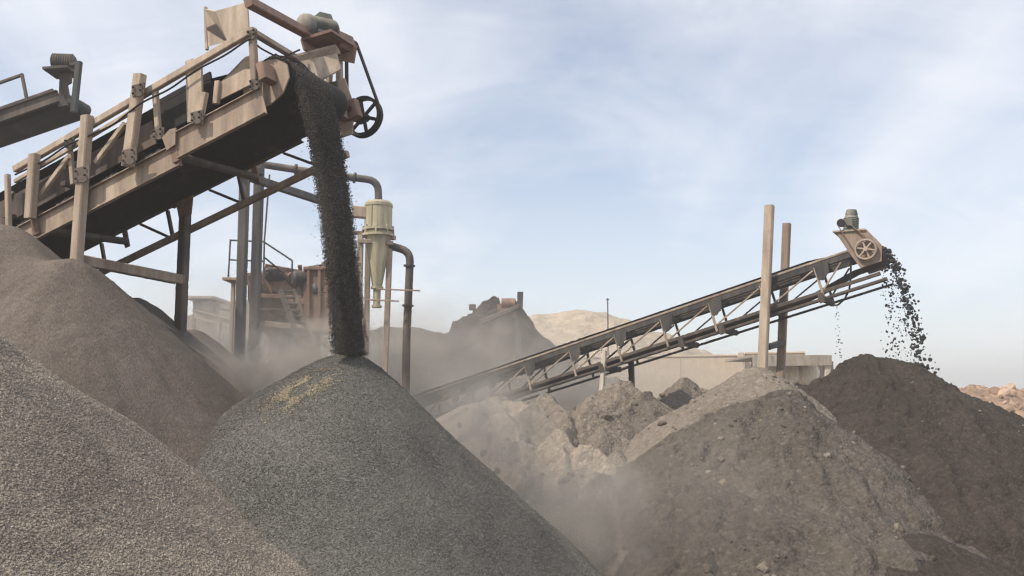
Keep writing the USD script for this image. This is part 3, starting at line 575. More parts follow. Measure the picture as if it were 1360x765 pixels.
# ---------------------------------------------------------------- right conveyor
H0, H1 = P(1132, 340, 18.0), P(604, 517, 23.0)
RT = unit(H1 - H0); RA = unit(np.array([-RT[1], RT[0], 0])); RA = RA if RA[1] > 0 else -RA
RN = np.cross(RT, RA); RN = RN if RN[2] > 0 else -RN
LEN = np.linalg.norm(H1 - H0)
Q = lambda s, w=0, h=0: H0 + RT * s + RA * w + RN * h
def rs_at(px, w=0, h=0):
    lo, hi = -3.0, 16.0
    for _ in range(40):
        mid = (lo + hi) / 2
        if proj(Q(mid, w, h))[0] > px: lo = mid
        else: hi = mid
    return lo
RW, TD, REND = .95, .52, LEN + 3.6
rv = Thing('belt_conveyor', 'long truss conveyor climbing to the right, shedding dark lumps from its head', 'conveyor', (Q(5)[0], Q(5)[1], 0))
for w in (0, RW):
    far = w > 0
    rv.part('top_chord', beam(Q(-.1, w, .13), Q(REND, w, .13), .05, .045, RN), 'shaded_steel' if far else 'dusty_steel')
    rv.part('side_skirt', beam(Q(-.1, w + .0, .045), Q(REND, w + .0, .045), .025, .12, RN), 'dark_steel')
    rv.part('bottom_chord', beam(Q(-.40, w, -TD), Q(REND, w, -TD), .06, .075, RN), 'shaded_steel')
    rv.part('bottom_chord', beam(Q(-.48, w + .02, -TD - .14), Q(REND, w + .02, -TD - .14), .045, .05, RN), 'shaded_steel')
    bays = [rs_at(px) for px in (1082, 1010, 942, 878, 817, 757, 698, 649)]; bays += [bays[-1] + 1.15 * k for k in (1, 2, 3)]
    for i, s in enumerate(bays):
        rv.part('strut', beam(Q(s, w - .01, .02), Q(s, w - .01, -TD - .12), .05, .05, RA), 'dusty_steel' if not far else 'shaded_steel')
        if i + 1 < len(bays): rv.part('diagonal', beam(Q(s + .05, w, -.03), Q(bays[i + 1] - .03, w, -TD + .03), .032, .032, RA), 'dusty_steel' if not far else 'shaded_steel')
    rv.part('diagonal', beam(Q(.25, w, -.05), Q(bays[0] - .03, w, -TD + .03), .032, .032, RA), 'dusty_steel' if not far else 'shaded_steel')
# belt: carrying run above chords, return run below
RB, rr, rwc, rhc = .68, .17, RW / 2, -.10
rows = []
def rsec(s, h, tr): 
    ws = np.linspace(-RB / 2, RB / 2, 9); e = np.clip((np.abs(ws) - .12) / (RB / 2 - .12), 0, 1)
    return [Q(s, rwc + w_, h + tr * .15 * ee) for w_, ee in zip(ws, e)]
rows = [rsec(s, rhc + rr, min(1, max(0, (s) / .8))) for s in np.linspace(REND, -.25, 50)] + [rsec(-.38 - rr * math.sin(a), rhc + rr * math.cos(a), 0) for a in np.linspace(0, PI, 14)] + [rsec(s, rhc - rr - min(1, max(0, s - .1)) * (TD - .30), 0) for s in np.linspace(-.2, REND, 50)]
v = np.array(rows).reshape(-1, 3); f = []
for i in range(len(rows) - 1):
    for j in range(8): q = i * 9 + j; f += [[q, q + 1, q + 10], [q, q + 10, q + 9]]
b0 = trimesh.Trimesh(v, f, process=False)
rv.part('belt', trimesh.Trimesh(np.vstack([v, v - b0.vertex_normals * .012]), np.vstack([f, np.array(f)[:, ::-1] + len(v)]), process=False), 'dusty_rubber', smooth=True)
rv.part('head_drum', lathe(Q(-.38, rwc - RB / 2 - .03, rhc), RA, [(0, 0), (rr - .014, 0), (rr - .014, RB + .06), (0, RB + .06)], 28), 'dark_steel')
for i, s in enumerate(bays):
    # trapezoid idler bracket hanging on the side of the truss
    rv.part('idler_bracket', plate([Q(s + .0, -.03, .04), Q(s - .30, -.03, .04), Q(s - .26, -.03, -.16), Q(s - .10, -.03, -.30), Q(s + .0, -.03, -.26)], RA, .02), 'dark_steel')
    rv.part('idler', cat(tube([Q(s - .14, .06, .14), Q(s - .14, rwc - .12, .005)], .045, 10), tube([Q(s - .14, rwc - .12, .0), Q(s - .14, rwc + .12, .0)], .045, 10), tube([Q(s - .14, rwc + .12, .005), Q(s - .14, RW - .06, .14)], .045, 10)), 'shaded_steel')
for px in (1092, 960, 906, 800):
    s = rs_at(px, 0, -TD - .14)
    rv.part('return_roller', tube([Q(s, -.05, -TD - .12), Q(s, RW + .05, -TD - .12)], .07, 12), 'dark_steel')
    rv.part('roller_bracket', beam(Q(s, -.05, -TD - .02), Q(s, -.05, -TD - .22), .12, .03, RA), 'shaded_steel')
# posts: two tall ones that stand above the belt, two short ones at the tail half
def post(top, bot, Y, w, m, label=None):
    a_, b_ = P(*top, Y), P(*bot, Y); d = b_ - a_; b2 = a_ + d * ((a_[2] + .1) / (a_[2] - b_[2]))
    rv.part('support_post', beam(b2, a_, w, w, RA), m, label=label)
    return a_, b2
s_ = rs_at(1017, -.09, -.3); YA = Q(s_, -.12)[1] - .1
s2 = rs_at(1040, RW + .1, -.3); YB = Q(s2, RW + .1)[1] + .05
pa = post((1022, 273), (1012, 505), YA, .185, 'dusty_timber', 'tall dusty post nearer the viewer')
pb = post((1045, 297), (1036, 516), YB, .17, 'rusty_tan', 'tall darker post behind the conveyor')
rv.part('cross_beam', beam(P(1019, 461, YA + .1), P(1040, 455, YB - .05), .14, .12), 'dark_steel')
rv.part('cross_beam', beam(P(1019, 410, YA + .1), P(1043, 402, YB - .05), .10, .14), 'shaded_steel')
sw = rs_at(801, -.06, -TD); Yw = Q(sw, -.06)[1]
post((803, 466), (797, 545), Yw, .105, 'white_post', 'white painted post')
sd = rs_at(838, RW, -TD); post((838, 476), (840, 535), Q(sd, RW)[1], .12, 'shaded_steel')
# head station
rv.part('head_plate', plate([Q(.14, -.05, .56), Q(-.44, -.05, .40), Q(-.60, -.05, -.02), Q(-.50, -.05, -.30), Q(-.08, -.05, -.30), Q(.04, -.05, .10)], RA, .025), 'rusty_tan')
rv.part('head_plate', plate([Q(.14, RW + .05, .56), Q(-.44, RW + .05, .40), Q(-.60, RW + .05, -.02), Q(-.50, RW + .05, -.30), Q(-.08, RW + .05, -.30), Q(.04, RW + .05, .10)], RA, .025), 'rusty_tan')
rv.part('motor_deck', plate([Q(.20, -.10, .60), Q(-.42, -.10, .42), Q(-.42, RW + .1, .42), Q(.20, RW + .1, .60)], RN, .035), 'tan_paint')
rv.part('skirt_panel', plate([Q(.06, -.02, .22), Q(.06, RW + .02, .22), Q(.14, RW + .02, .54), Q(.14, -.02, .54)], RT, .02), 'dusty_steel')
md = lambda w, s=-.14, h=.72: Q(s, w, h)
m0 = Q(-.10, .22, .53); UP = np.array([.08, 0, 1.0]); UP /= np.linalg.norm(UP)
mo = rv.part('motor', lathe(m0, UP, [(0, 0), (.17, 0), (.17, .05), (.13, .06)] + [(.155 - .014 * (i % 2), .07 + i * .018) for i in range(14)] + [(.13, .34), (0, .34)], 24), 'motor_green')
rv.part('fan_cover', lathe(m0 + UP * .33, UP, [(0, 0), (.115, 0), (.125, .05), (.10, .14), (0, .14)], 24), 'motor_green', parent=mo)
rv.part('terminal_box', beam(m0 + UP * .10 - RA * .20, m0 + UP * .26 - RA * .20, .14, .12, RA), 'motor_green', parent=mo)
shc = Q(-.30, -.13, .02)
sheave(rv, shc, RA, .215, .07, 6, 'tan_paint', up0=.2)
rv.part('drive_pulley', lathe(md(-.16, -.02, .70), RA, [(0, 0), (.08, 0), (.08, .07), (0, .07)], 20), 'black_iron')
rv.part('drive_belt', vbelt(md(-.13, -.02, .70), .08, shc, .218, RA, .05, .018), 'rusty_steel')
ctrl = [Q(.55, .02, -.66), P(1098, 405, 18.3), P(1118, 404, 18.2), P(1130, 372, 18.1), P(1131, 338, 18.05)]
cpts = [P(1094, 394, 18.4), P(1097, 402, 18.4), P(1104, 406, 18.35), P(1113, 405, 18.3), P(1122, 397, 18.2), P(1128, 384, 18.1), P(1130, 368, 18.05), P(1130, 345, 18.0)]
rv.part('power_cable', tube(cpts, .02, 6), 'rubber')

# lumps falling from the right head: fully developed curtain, heavier on its outer edge
g = np.random.default_rng(25)
FW2 = np.array([-RT[0], -RT[1], 0]); FW2 /= np.linalg.norm(FW2)
r0 = Q(-.52, rwc, .05); zend = fz_ - .05
n = 1000; tm = math.sqrt(2 * (r0[2] - zend + .25) / 9.81); t = tm * g.uniform(0, 1, n) ** .7
v0 = np.where(g.uniform(size=n) < .52, g.normal(.90, .13, n), g.uniform(.02, .95, n))
p = r0 + np.outer(v0 * t, FW2) + np.outer(g.uniform(-.3, .3, n), RA) + g.normal(0, .045, (n, 3)) * (.3 + t / tm)[:, None]; p[:, 2] -= .5 * 9.81 * t * t
sz = .016 + .040 * g.uniform(0, 1, n) ** 2.0; sz[v0 < .85] *= .6
g2 = 34; tt = g.uniform(.25, .62, g2)
p3 = P(1111, 395, 18.4) + np.stack([g.normal(0, .03, g2), g.normal(0, .1, g2), -g.uniform(.1, 1.3, g2)], -1)
scatter('/World/falling_lumps', np.vstack([p, p3]), np.concatenate([sz, g.uniform(.008, .022, g2)]), 'black_stone', 5, 'scattered black lumps falling from the right conveyor head onto the brown heap', 'falling stones', seed=28)

# ---------------------------------------------------------------- third conveyor head, far left
TY = 15.0
tl = Thing('belt_conveyor', 'dark conveyor head with a slanting belt guard at the upper left, behind the near conveyor', 'conveyor', tuple(gnd(P(60, 120, TY), 0)))
hx = P(78, 128, TY); tT = unit((-.95, .15, -.27)); tA = unit((.155, .988, 0)); tN = np.cross(tA, tT); tN = tN if tN[2] > 0 else -tN
K = lambda s, w=0, h=0: hx + tT * s + tA * w + tN * h
for w in (0, .8):
    tl.part('stringer', channel(K(0, w, 0), K(9, w, 0), .22, .05, .012, tN, -tA if w == 0 else tA), 'shaded_steel')
    tl.part('handrail', beam(K(.6, w, .62), K(9, w, .62), .05, .05, tN), 'shaded_steel')
    for s in (.6, 1.9, 3.2): tl.part('guard_post', beam(K(s, w, .1), K(s, w, .64), .05, .05, tA), 'shaded_steel')
tl.part('belt', cat(beam(K(-.05, .4, .10), K(9, .4, .10), .6, .02, tN), beam(K(-.05, .4, -.16), K(9, .4, -.16), .6, .02, tN)), 'rubber')
tl.part('head_drum', lathe(K(0, .08, -.03), tA, [(0, 0), (.13, 0), (.13, .64), (0, .64)], 24), 'dark_steel')
mo = tl.part('motor', lathe(P(70, 82, TY), unit((1, .1, 0)), [(0, 0), (.12, 0)] + [(.15 - .015 * (i % 2), .02 + i * .02) for i in range(17)] + [(.1, .38), (0, .38)], 24), 'dark_steel')
tl.part('motor_deck', beam(P(66, 97, TY), P(99, 95, TY), .5, .05), 'dark_steel')
tl.part('head_plate', plate([P(80, 96, TY), P(96, 96, TY), P(95, 110, TY), P(90, 113, TY), P(93, 130, TY), P(91, 140, TY), P(78, 142, TY)], (0, 1, 0), .04), 'shaded_steel')
tl.part('belt_guard', beam(P(105, 82, TY - .2), P(98, 149, TY - .2), .10, .09, (0, 1, 0)), 'guard_paint')
tl.part('guard_bracket', beam(P(93, 86, TY - .15), P(107, 85, TY - .15), .06, .05), 'guard_paint')
tl.part('guard_bracket', beam(P(90, 135, TY - .15), P(99, 136, TY - .15), .06, .07), 'dark_steel')
lg = K(3.5, .4, -.1); tl.part('support_leg', beam(gnd(lg), lg, .15, .15), 'shaded_steel')

# ---------------------------------------------------------------- screening plant with cyclone
CY = 21.0
cyc = Thing('dust_cyclone', 'cream painted dust cyclone with a tapering cone, in the middle distance left of centre', 'cyclone', tuple(gnd(P(502, 400, CY), 0)))
u = 1 / FPX * CY
tp = P(503, 268, CY); dn = np.array([0, 0, -1.0])
cyc.part('barrel', lathe(tp, dn, [(0, 0), (.28, .0), (.335, .06), (.335, .10), (.345, .10), (.345, .13), (.33, .13), (.33, .66), (.385, .66), (.385, .72), (.34, .72)], 40), 'cream_paint')
cyc.part('flange', lathe(tp + dn * .80, dn, [(.33, 0), (.39, 0), (.39, .06), (.33, .06)], 40), 'cream_paint')
cyc.part('cone', lathe(tp + dn * .74, dn, [(.34, 0), (.32, .12), (.29, .3), (.12, 1.32), (.105, 1.34)], 40), 'cream_paint')
cyc.part('dust_outlet', lathe(tp + dn * 2.07, dn, [(.15, 0), (.15, .05), (.09, .05), (.085, .45), (.12, .45), (.12, .5)], 24), 'cream_paint')
cyc.part('inlet_duct', beam(P(468, 281, CY - .1), P(490, 283, CY - .1), .2, .28), 'tan_paint')
for a_ in np.arange(0, 2 * PI, PI / 4):
    o_ = np.array([math.cos(a_), math.sin(a_), 0]); cyc.part('lug', beam(tp + dn * .60 + o_ * .35, tp + dn * .86 + o_ * .37, .04, .05, o_), 'cream_paint')
cyc.part('seam', beam(tp + dn * .12 + (-.12, -.318, 0), tp + dn * .66 + (-.12, -.318, 0), .02, .03, (0, 1, 0)), 'cream_paint')
cyc.part('seam_band', lathe(tp + dn * 1.30, dn, [(.225, 0), (.235, .0), (.228, .04), (.215, .04)], 40), 'cream_paint')
cyc.part('bracket', beam(tp + dn * .78 + (-.36, -.05, 0), tp + dn * .78 + (-.62, -.15, 0), .08, .10), 'dusty_steel'); cyc.part('bracket', beam(tp + dn * .90 + (.34, -.05, 0), tp + dn * .90 + (.42, -.10, 0), .08, .10), 'dusty_steel')
dct = Thing('dust_duct', 'dark duct pipe running from behind the conveyor over to the cyclone top', 'pipe', tuple(gnd(P(400, 230, CY), 0)))
dct.part('pipe', tube(bend([P(352, 219, CY), P(430, 231, CY), P(502, 240, CY), P(503, 272, CY)], .3), .09, 16), 'grey_pipe')
for q0, q1 in (((392, 225), (394, 225.2)), ((470, 236), (472, 236.3)), ((430, 231), (432, 231.2))): dct.part('flange', tube([P(*q0, CY), P(*q1, CY)], .135, 18), 'grey_pipe')
dct.part('flange', lathe(P(503, 266, CY), dn, [(.09, 0), (.15, 0), (.15, .05), (.09, .05)], 20), 'grey_pipe')
dct = Thing('dust_duct', 'curved down pipe standing to the right of the cyclone', 'pipe', tuple(gnd(P(540, 450, CY), 0)))
dct.part('pipe', tube(bend([P(516, 326, CY), P(545, 334, CY), P(540, 448, CY), P(540, 448, CY) * (1, 1, 0)], .28), .095, 16), 'shaded_steel')
for q0, q1 in (((543.6, 352), (543.5, 354)), ((541.5, 405), (541.4, 407))): dct.part('flange', tube([P(*q0, CY), P(*q1, CY)], .14, 18), 'shaded_steel')
fr = Thing('cyclone_frame', 'tan post frame standing around the cyclone cone', 'frame', tuple(gnd(P(500, 450, CY), 0)))
for px, q0, q1, dY in ((518, 322, 508, .0), (479, 312, 477, -.2), (489, 318, 487, .7)): fr.part('frame_post', beam(gnd(P(q1, 450, CY + dY)), P(px, q0, CY + dY), .13, .13), 'dusty_steel')
fr.part('frame_beam', beam(P(476, 320, CY - .32), P(522, 323, CY - .12), .08, .10), 'dusty_steel')
fr.part('frame_rail', beam(P(500, 384, CY - .3), P(558, 386, CY - .3), .035, .035), 'dusty_steel')
fr.part('frame_rail', beam(P(486, 398, CY - .3), P(530, 400, CY - .3), .035, .035), 'dusty_steel')
# tall dark frame behind the conveyor head
GYY = 17.5
gt = Thing('steel_gantry', 'tall pair of dark steel columns with sloping beam behind the near conveyor', 'gantry', tuple(gnd(P(332, 460, GYY), 0)))
gt.part('column', beam(gnd(P(320, 465, GYY)), P(326, 205, GYY), .18, .18), 'grey_pipe')
gt.part('column', beam(gnd(P(338, 465, GYY + 1)), P(345, 205, GYY + 1), .19, .19), 'grey_pipe')
gt.part('beam', beam(P(318, 231, GYY - .12), P(430, 268, GYY + 1.6), .14, .16), 'grey_pipe')
gt.part('beam', beam(P(322, 222, GYY), P(348, 228, GYY + 1), .10, .14), 'grey_pipe')
# crusher platform with rail, stair, hoppers
PY = 21.5
pf_ = Thing('access_platform', 'small railed platform and steep stair beside the brown hoppers', 'platform', tuple(gnd(P(330, 400, PY), 0)))
pf_.part('deck', beam(P(303, 373, PY), P(346, 374, PY), .9, .07), 'dusty_steel')
rail = lambda pts, r=.022: tube([P(x_, y_, PY + d_) for x_, y_, d_ in pts], r, 8)
for a_ in ([(306, 318, -.4), (303, 372, -.4)], [(306, 319, -.4), (350, 321, -.4)], [(350, 321, -.4), (388, 346, -.2), (388, 364, -.2)], [(350, 341, -.4), (376, 362, -.2)], [(358, 232, -.4), (351, 321, -.4), (350, 372, -.4)], [(305, 345, -.4), (350, 347, -.4)]):
    for p_, q_ in zip(a_, a_[1:]): pf_.part('rail', rail([p_, q_]), 'grey_pipe')
for x_, x2_ in ((373, 404), (389, 420)): pf_.part('stair_stringer', beam(P(x_, 385, PY - .8), P(x2_, 470, PY - 1.2), .06, .14), 'shaded_steel')
for k in range(11): 
    t_ = k / 10; pf_.part('tread', beam(P(373 + 31 * t_, 387 + 82 * t_, PY - .8 - .4 * t_), P(389 + 31 * t_, 387 + 82 * t_, PY - .8 - .4 * t_), .14, .03), 'shaded_steel')
for x_, y_ in ((310, 376), (343, 376)): pf_.part('platform_post', beam(gnd(P(x_, y_, PY + .2)), P(x_, y_, PY + .2), .09, .09), 'dusty_steel')
def hopper(name, label, x0, x1, y0, y1, y2, Y, dep, inset, m):
    t_ = Thing(name, label, 'hopper', tuple(gnd(P((x0 + x1) / 2, y2, Y), 0)), 'feed hoppers of the crushing plant')
    a_ = [P(x0, y0, Y), P(x1, y0, Y), P(x1, y1, Y), P(x0, y1, Y)]; back = np.array([0, dep, 0]); lo0, lo1 = P(x0 + inset, y2, Y), P(x1 - inset * .6, y2, Y)
    t_.part('side_panel', plate([a_[0], a_[1], a_[2], lo1, lo0, a_[3]], (0, 1, 0), .04), m)
    t_.part('side_panel', plate([q + back for q in [a_[0], a_[1], a_[2], lo1, lo0, a_[3]]], (0, 1, 0), .04), m)
    for s0, s1, s2 in ((a_[0], a_[3], lo0), (a_[1], a_[2], lo1)):
        t_.part('end_panel', plate([s0, s0 + back, s1 + back, s1], (1, 0, 0), .04), m); t_.part('end_panel', plate([s1, s1 + back, s2 + back, s2], (1, 0, 0), .04), m)
    for f_ in (.15, .5, .85):
        q0 = a_[0] + (a_[1] - a_[0]) * f_; q1 = a_[3] + (a_[2] - a_[3]) * f_
        t_.part('rib', beam(q0 + (0, -.05, 0), q1 + (0, -.05, 0), .07, .07, (0, 1, 0)), m)
    t_.part('rim', beam(a_[0] + (0, -.05, .02), a_[1] + (0, -.05, .02), .10, .08), m)
    for q in (lo0, lo1, lo0 + back, lo1 + back): t_.part('hopper_leg', beam(gnd(q), q + (0, 0, .1), .09, .09), m)
    return t_
hopper('feed_hopper', 'reddish brown feed hopper next to the railed platform', 330, 398, 366, 398, 430, PY + .3, 1.2, 14, 'rusty_steel')
hopper('feed_hopper', 'brown hopper tucked close behind the falling gravel column', 404, 446, 358, 420, 440, PY - .2, 1.2, 5, 'rusty_steel')
g = np.random.default_rng(33)
x_, y_ = g.uniform(335, 398, 24), None
ht = Thing('hopper_load', 'lumpy brown stone heaped in the hopper mouth by the platform', 'stone load', tuple(P(365, 380, PY + .8)))
for i in range(46):
    px_ = g.uniform(338, 400); py_ = 376 - 14 * math.sin(PI * np.clip((px_ - 335) / 70, 0, 1)) * g.uniform(.2, 1) ; s_ = g.uniform(.08, .2)
    m_ = rock(s_, 900 + i, 2); m_.apply_translation(P(px_, py_, PY + .5 + g.uniform(0, .8))); ht.part('rock', m_, 'brown_stone', smooth=30)
# clutter on the crusher: chutes, motors, pipes and bracing
ck = Thing('crusher_gear', 'tangle of rusty chutes, motors and bracing above the two hoppers', 'machinery', tuple(gnd(P(400, 420, PY + .6), 0)))
g = np.random.default_rng(61)
ck.part('chute', plate([P(352, 372, PY + .2), P(372, 360, PY + .2), P(402, 392, PY + .2), P(392, 404, PY + .2)], (.2, 1, .1), .5), 'rusty_steel')
ck.part('chute', plate([P(400, 398, PY), P(424, 372, PY), P(436, 380, PY), P(414, 410, PY)], (-.2, 1, .1), .4), 'rusty_steel')
ck.part('hood', plate([P(418, 372, PY + .4), P(424, 352, PY + .4), P(432, 366, PY + .4), P(440, 372, PY + .4)], (0, 1, 0), .5), 'dusty_steel')
for x0_, y0_, x1_, y1_, d_ in ((344, 366, 352, 384, -.3), (372, 362, 398, 384, -.2), (384, 364, 412, 388, .1), (404, 384, 432, 360, .0), (396, 372, 402, 404, -.1), (430, 348, 436, 400, .1), (398, 352, 404, 392, .0), (362, 352, 366, 384, .1), (352, 354, 396, 362, .2), (408, 356, 446, 350, .2), (334, 392, 400, 396, -.4), (336, 410, 398, 414, -.4), (352, 430, 420, 438, -.5), (330, 366, 344, 440, -.5), (350, 360, 372, 358, .2), (376, 400, 440, 404, -.3), (360, 410, 392, 444, -.1), (425, 410, 404, 446, -.2), (340, 425, 366, 452, .1), (440, 420, 452, 460, .1)):
    ck.part('brace', beam(P(x0_, y0_, PY + d_), P(x1_, y1_, PY + d_ + .3), g.uniform(.06, .12), g.uniform(.06, .14)), ('rusty_steel', 'dusty_steel', 'shaded_steel')[int(g.integers(0, 3))])
for x_, y_, r_ in ((352, 364, .17), (414, 384, .15), (388, 370, .2)):
    ck.part('motor', lathe(P(x_, y_, PY - .2), unit((1, .5, .05)), [(0, 0), (r_ * .7, 0), (r_, .06), (r_, .42), (r_ * .7, .46), (0, .46)], 20), 'dark_steel')
ck.part('pipe', tube(bend([P(434, 398, PY - .3), P(448, 392, PY - .3), P(452, 430, PY - .3)], .2), .07, 12), 'shaded_steel')
# crusher body: drum, flywheel between hoppers
cr = Thing('jaw_crusher', 'dusty brown crusher with a flywheel between the two hoppers', 'crusher', tuple(gnd(P(395, 430, PY + 1), 0)))
cr.part('body', beam(gnd(P(396, 430, PY + 1.4)), P(396, 392, PY + 1.4), 1.2, 1.0), 'rusty_steel')
sheave(cr, P(384, 386, PY + .75), unit((.2, 1, 0)), .36, .12, 5, 'dusty_steel', 'flywheel')
cr.part('frame_beam', beam(P(350, 432, PY + .3), P(440, 440, PY + .1), .18, .2), 'rusty_steel')
cr.part('frame_post', beam(gnd(P(402, 430, PY)), P(416, 368, PY), .1, .1), 'dusty_steel')

# far plant in the dust
FY = 44
fp = Thing('storage_bin', 'faint roofed storage bin on legs in the dust, left of the gantry columns', 'bin', tuple(gnd(P(272, 440, FY), 0)))
q0, q1, q2, q3 = P(262, 402, FY), P(287, 402, FY), P(281, 422, FY), P(267, 422, FY)
for o_ in (-.6, .6): fp.part('bin_panel', plate([q + (0, o_, 0) for q in (q0, q1, q2, q3)], (0, 1, 0), .06), 'sheet_roof')
for a_, b_ in ((q0, q3), (q1, q2)): fp.part('bin_panel', plate([a_ + (0, -.6, 0), a_ + (0, .6, 0), b_ + (0, .6, 0), b_ + (0, -.6, 0)], (1, 0, 0), .06), 'sheet_roof')
fp.part('roof', beam(P(255, 398, FY), P(293, 398, FY), 2.2, .14), 'sheet_roof')
for x_ in (259, 289): fp.part('post', beam(gnd(P(x_, 440, FY - .8)), P(x_, 400, FY - .8), .14, .14), 'dark_wall')
fp.part('platform', beam(P(293, 410, FY), P(312, 412, FY), 1.0, .12), 'sheet_roof')
fc = Thing('belt_conveyor', 'faint low conveyor in the dust behind the gantry columns', 'conveyor', tuple(gnd(P(330, 430, FY - 6), 0)))
fc.part('stringer', beam(P(262, 418, FY - 5), P(395, 452, FY - 8), .25, .35), 'dusty_steel'); fc.part('belt', beam(P(262, 413, FY - 5), P(395, 447, FY - 8), .6, .05), 'dusty_rubber')
for x_, y_ in ((290, 428), (340, 440)): fc.part('support_leg', beam(gnd(P(x_, y_, FY - 6)), P(x_, y_, FY - 6), .18, .18), 'dusty_steel')
x, y, z = apex(306, 400, FY + 8)
heap('quarry_mound', 'faint rounded mound far back in the dust at left', 'spoil heap', [(x, y, z, .6, 1.2)], (x - 9, x + 9, y - 8, y + 8), .25, 'grey_spoil', amp=.4, seed=191, fine=.1, warp=1)
# distant head on the dark mound
DY = 33.0
dh = Thing('belt_conveyor', 'distant conveyor head frame with tall post on the dark mound', 'conveyor', tuple(gnd(P(690, 470, DY), 0)))
dh.part('mast', beam(gnd(P(684, 470, DY)), P(691, 388, DY), .22, .22), 'grey_pipe')
dh.part('truss', beam(P(640, 428, DY), P(691, 407, DY), .5, .16), 'shaded_steel'); dh.part('truss', beam(P(648, 416, DY), P(691, 400, DY), .08, .08), 'shaded_steel')
for t_ in (.2, .4, .6, .8): dh.part('strut', beam(P(640 + 51 * t_, 427 - 20 * t_, DY), P(644 + 51 * t_, 417 - 17 * t_, DY), .06, .06), 'shaded_steel')
dh.part('motor', lathe(P(666, 403, DY), (1, 0, 0), [(0, 0), (.2, 0), (.2, .5), (.1, .55), (0, .55)], 16), 'rusty_steel')
dh.part('head_plate', plate([P(660, 405, DY), P(680, 400, DY), P(684, 416, DY), P(664, 422, DY)], (0, 1, 0), .2), 'rusty_steel')
dh.part('lamp_box', beam(P(623, 408, DY), P(632, 408, DY), .2, .22), 'dark_steel'); dh.part('lamp_arm', beam(P(628, 410, DY), P(632, 424, DY), .06, .06), 'dark_steel'); dh.part('lamp_arm', beam(P(632, 420, DY), P(652, 420, DY), .06, .06), 'dark_steel')
ms = Thing('radio_mast', 'thin mast standing in front of the pale sand hill', 'mast', tuple(gnd(P(807, 440, 60), 0)))
ms.part('pole', tube([gnd(P(807, 440, 60)), P(807, 396, 60)], [.09, .04], 8), 'dark_steel'); ms.part('aerial', tube([P(805, 398, 60), P(809, 398, 60)], .05, 6), 'dark_steel')
# beige wall and shed
WY = 42.0
wl = Thing('boundary_wall', 'long beige plastered wall behind the tipped loads', 'wall', tuple(gnd(P(900, 520, WY), 0)))
wd = unit((.965, -.26, 0)); wn = np.array([wd[1], -wd[0], 0]); w0 = gnd(P(905, 500, WY), 0); zt = P(905, 473, WY)[2]
at = lambda u_, z_, o_=0: w0 + wd * u_ + wn * o_ + np.array([0, 0, z_])
for u0, u1, o_, dz in ((-5.6, -2.8, 0, -.05), (-2.78, -.02, 0, -.05), (0, 2.6, 0, -.05), (2.9, 5.6, -.3, .06)):
    wl.part('wall_panel', plate([at(u0, -.3, o_), at(u1, -.3, o_), at(u1, zt + dz, o_), at(u0, zt + dz, o_)], wn, .25), 'plaster')
wl.part('wall_pier', beam(at(2.75, -.3), at(2.75, zt + .12), .28, .42, wn), 'plaster')
wl.part('coping', beam(at(-5.6, zt), at(2.58, zt), .34, .09), 'plaster'); wl.part('coping', beam(at(2.92, zt + .11, -.3), at(5.6, zt + .11, -.3), .34, .09), 'plaster')
SY = 30.0
sh = Thing('site_shed', 'grey flat roofed shed with one white corner post, behind the tall posts', 'shed', tuple(gnd(P(1055, 510, SY), 0)))
sh.part('roof', plate([P(1000, 472, SY), P(1104, 472, SY), P(1104, 485, SY), P(1000, 487, SY)], (0, 1, 0), .12), 'sheet_roof')
ra, rb = P(1000, 472, SY), P(1104, 472, SY); sh.part('roof', beam(ra + (0, 2.0, -.02), rb + (0, 2.0, -.02), 3.9, .08), 'sheet_roof')
sh.part('post', beam(gnd(P(1098, 486, SY + .1)), P(1098, 486, SY + .1), .2, .2), 'white_post')
sh.part('post', beam(gnd(P(1004, 486, SY + .1)), P(1004, 486, SY + .1), .2, .2), 'sheet_roof')
p_ = P(1052, 480, SY + 3); sh.part('back_wall', beam((p_[0], p_[1], -.2), (p_[0], p_[1], p_[2]), 3.0, .2), 'dark_wall')
for x_ in (1023, 1046, 1070): p_ = P(x_, 495, SY + 2.0); sh.part('stored_sack', trimesh.creation.icosphere(2, .5).apply_scale((1, .8, .9)).apply_translation(p_), 'white_post', smooth=True)
# right edge: small block and leaning pole on the rubble
bk = Thing('stone_block', 'small pale upright block standing on the rubble bank', 'block', tuple(P(1295, 540, 41)))
bk.part('block', beam(P(1295, 545, 41), P(1295, 531, 41), .35, .3), 'white_post')
rp = Thing('barrier_pole', 'rust red pole slanting across the rubble bank at the right edge', 'pole', tuple(P(1340, 562, 34)))
rp.part('pole', tube([P(1312, 574, 34), P(1375, 551, 34)], .07, 10), 'rusty_steel'); rp.part('stake', beam(gnd(P(1362, 556, 34)), P(1362, 554, 34), .1, .1), 'rusty_steel')

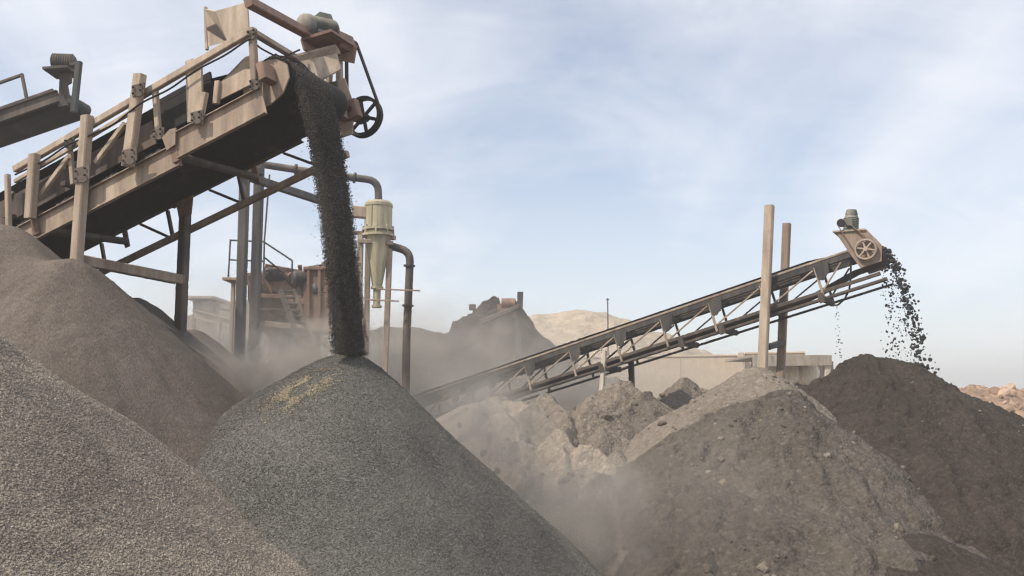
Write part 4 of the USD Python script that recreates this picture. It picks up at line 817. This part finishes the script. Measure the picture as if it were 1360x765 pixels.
# ---------------------------------------------------------------- air
def box(name, lo, hi, material, label=None, category=None):
    b_ = trimesh.creation.box(bounds=[lo, hi]); path = numbered('/World', name)
    g_ = usdkit.mesh(stage, path, b_, material); tag(g_.GetPrim(), label, category, None, 'stuff')
hz = usdkit.material(stage, '/World/Looks/dusty_air', {'v': ('principled_volume', {'color': (.93, .90, .86), 'density': .003, 'anisotropy': .3})}, [], volume='v.volume')
box('haze', (-250, -70, -1.2), (250, 430, 14), hz)
def dust(name_, label, c, r, dens, seed, scale=.9, col=(.985, .875, .74), lo=.38, hi=.72):
    """A drifting cloud of dust: an ellipsoid whose density fades to nothing at its skin and is broken up by noise."""
    m_ = usdkit.material(stage, f'/World/Looks/dust_{seed}', {
        'g': ('geometry', {}), 'sub': ('vector_math', {'math_type': 'subtract', 'vector2': c}), 'div': ('vector_math', {'math_type': 'divide', 'vector2': r}), 'len': ('vector_math', {'math_type': 'length'}),
        'fall': ('map_range', {'range_type': 'smoothstep', 'from_min': 1.0, 'from_max': .15, 'to_min': 0.0, 'to_max': 1.0, 'clamp': True}),
        'n': ('noise_texture', {'scale': scale, 'detail': 4.0, 'roughness': .55, 'distortion': .4}), 'nr': ('map_range', {'from_min': lo, 'from_max': hi, 'to_min': .08, 'to_max': 1.0, 'clamp': True}),
        'mp': ('mapping', {'location': (seed * 1.7, 0, 0)}),
        'm1': ('math', {'math_type': 'multiply'}), 'm2': ('math', {'math_type': 'multiply', 'value2': dens}),
        'v': ('principled_volume', {'color': col, 'anisotropy': .35})},
        [('g.position', 'sub.vector1'), ('sub.vector', 'div.vector1'), ('div.vector', 'len.vector1'), ('len.value', 'fall.value'), ('g.position', 'mp.vector'), ('mp.vector', 'n.vector'), ('n.fac', 'nr.value'),
         ('fall.result', 'm1.value1'), ('nr.result', 'm1.value2'), ('m1.value', 'm2.value1'), ('m2.value', 'v.density')], volume='v.volume')
    e = trimesh.creation.icosphere(3, 1.0); e.apply_scale(r); e.apply_translation(c)
    path = numbered('/World', name_); g_ = usdkit.mesh(stage, path, e, m_, smooth=True); tag(g_.GetPrim(), label, 'dust', None, 'stuff')
pd = lambda px, py, Y: tuple(map(float, P(px, py, Y)))
dust('dust_cloud', 'drifting dust filling the gap right of the dark cone', pd(630, 590, 13.2), (1.7, 3.0, 1.4), 1.15, 1, 1.3, lo=.42, hi=.66)
dust('dust_cloud', 'dust rolling down beside the lower right edge of the dark cone', pd(765, 690, 11.3), (1.3, 2.0, 1.1), 2.0, 7, 1.4, lo=.42, hi=.66)
dust('dust_cloud', 'dust hanging between the left sand slope and the dark cone', pd(345, 500, 11.4), (1.3, 1.1, 1.0), 2.8, 2, 1.6, lo=.42, hi=.66)
dust('dust_cloud', 'bank of dust in front of the far dark mound', pd(545, 480, 24), (6.0, 4.5, 2.2), .65, 3, .7)
dust('dust_cloud', 'thin dust kicked up where the stream lands on the cone', pd(430, 476, 10.2), (.95, .75, .6), 3.6, 4, 2.2, lo=.42, hi=.66)
dust('dust_cloud', 'thin dust over the foot of the large dark grey heap', pd(870, 670, 11.8), (2.4, 1.6, 1.3), .22, 5, 1.2, lo=.2, hi=.75)
dust('dust_cloud', 'veil of dust around the hoppers behind the falling gravel', pd(370, 445, 18.6), (3.2, 1.6, 1.5), .25, 6)
dust('dust_cloud', 'pale dust drifting in front of the beige wall under the truss', pd(800, 520, 27), (6.5, 5.0, 1.9), .42, 8)
dust('dust_cloud', 'faint dust around the far bin and low conveyor at left', pd(285, 430, 33), (6.5, 3.0, 3.0), .22, 9)
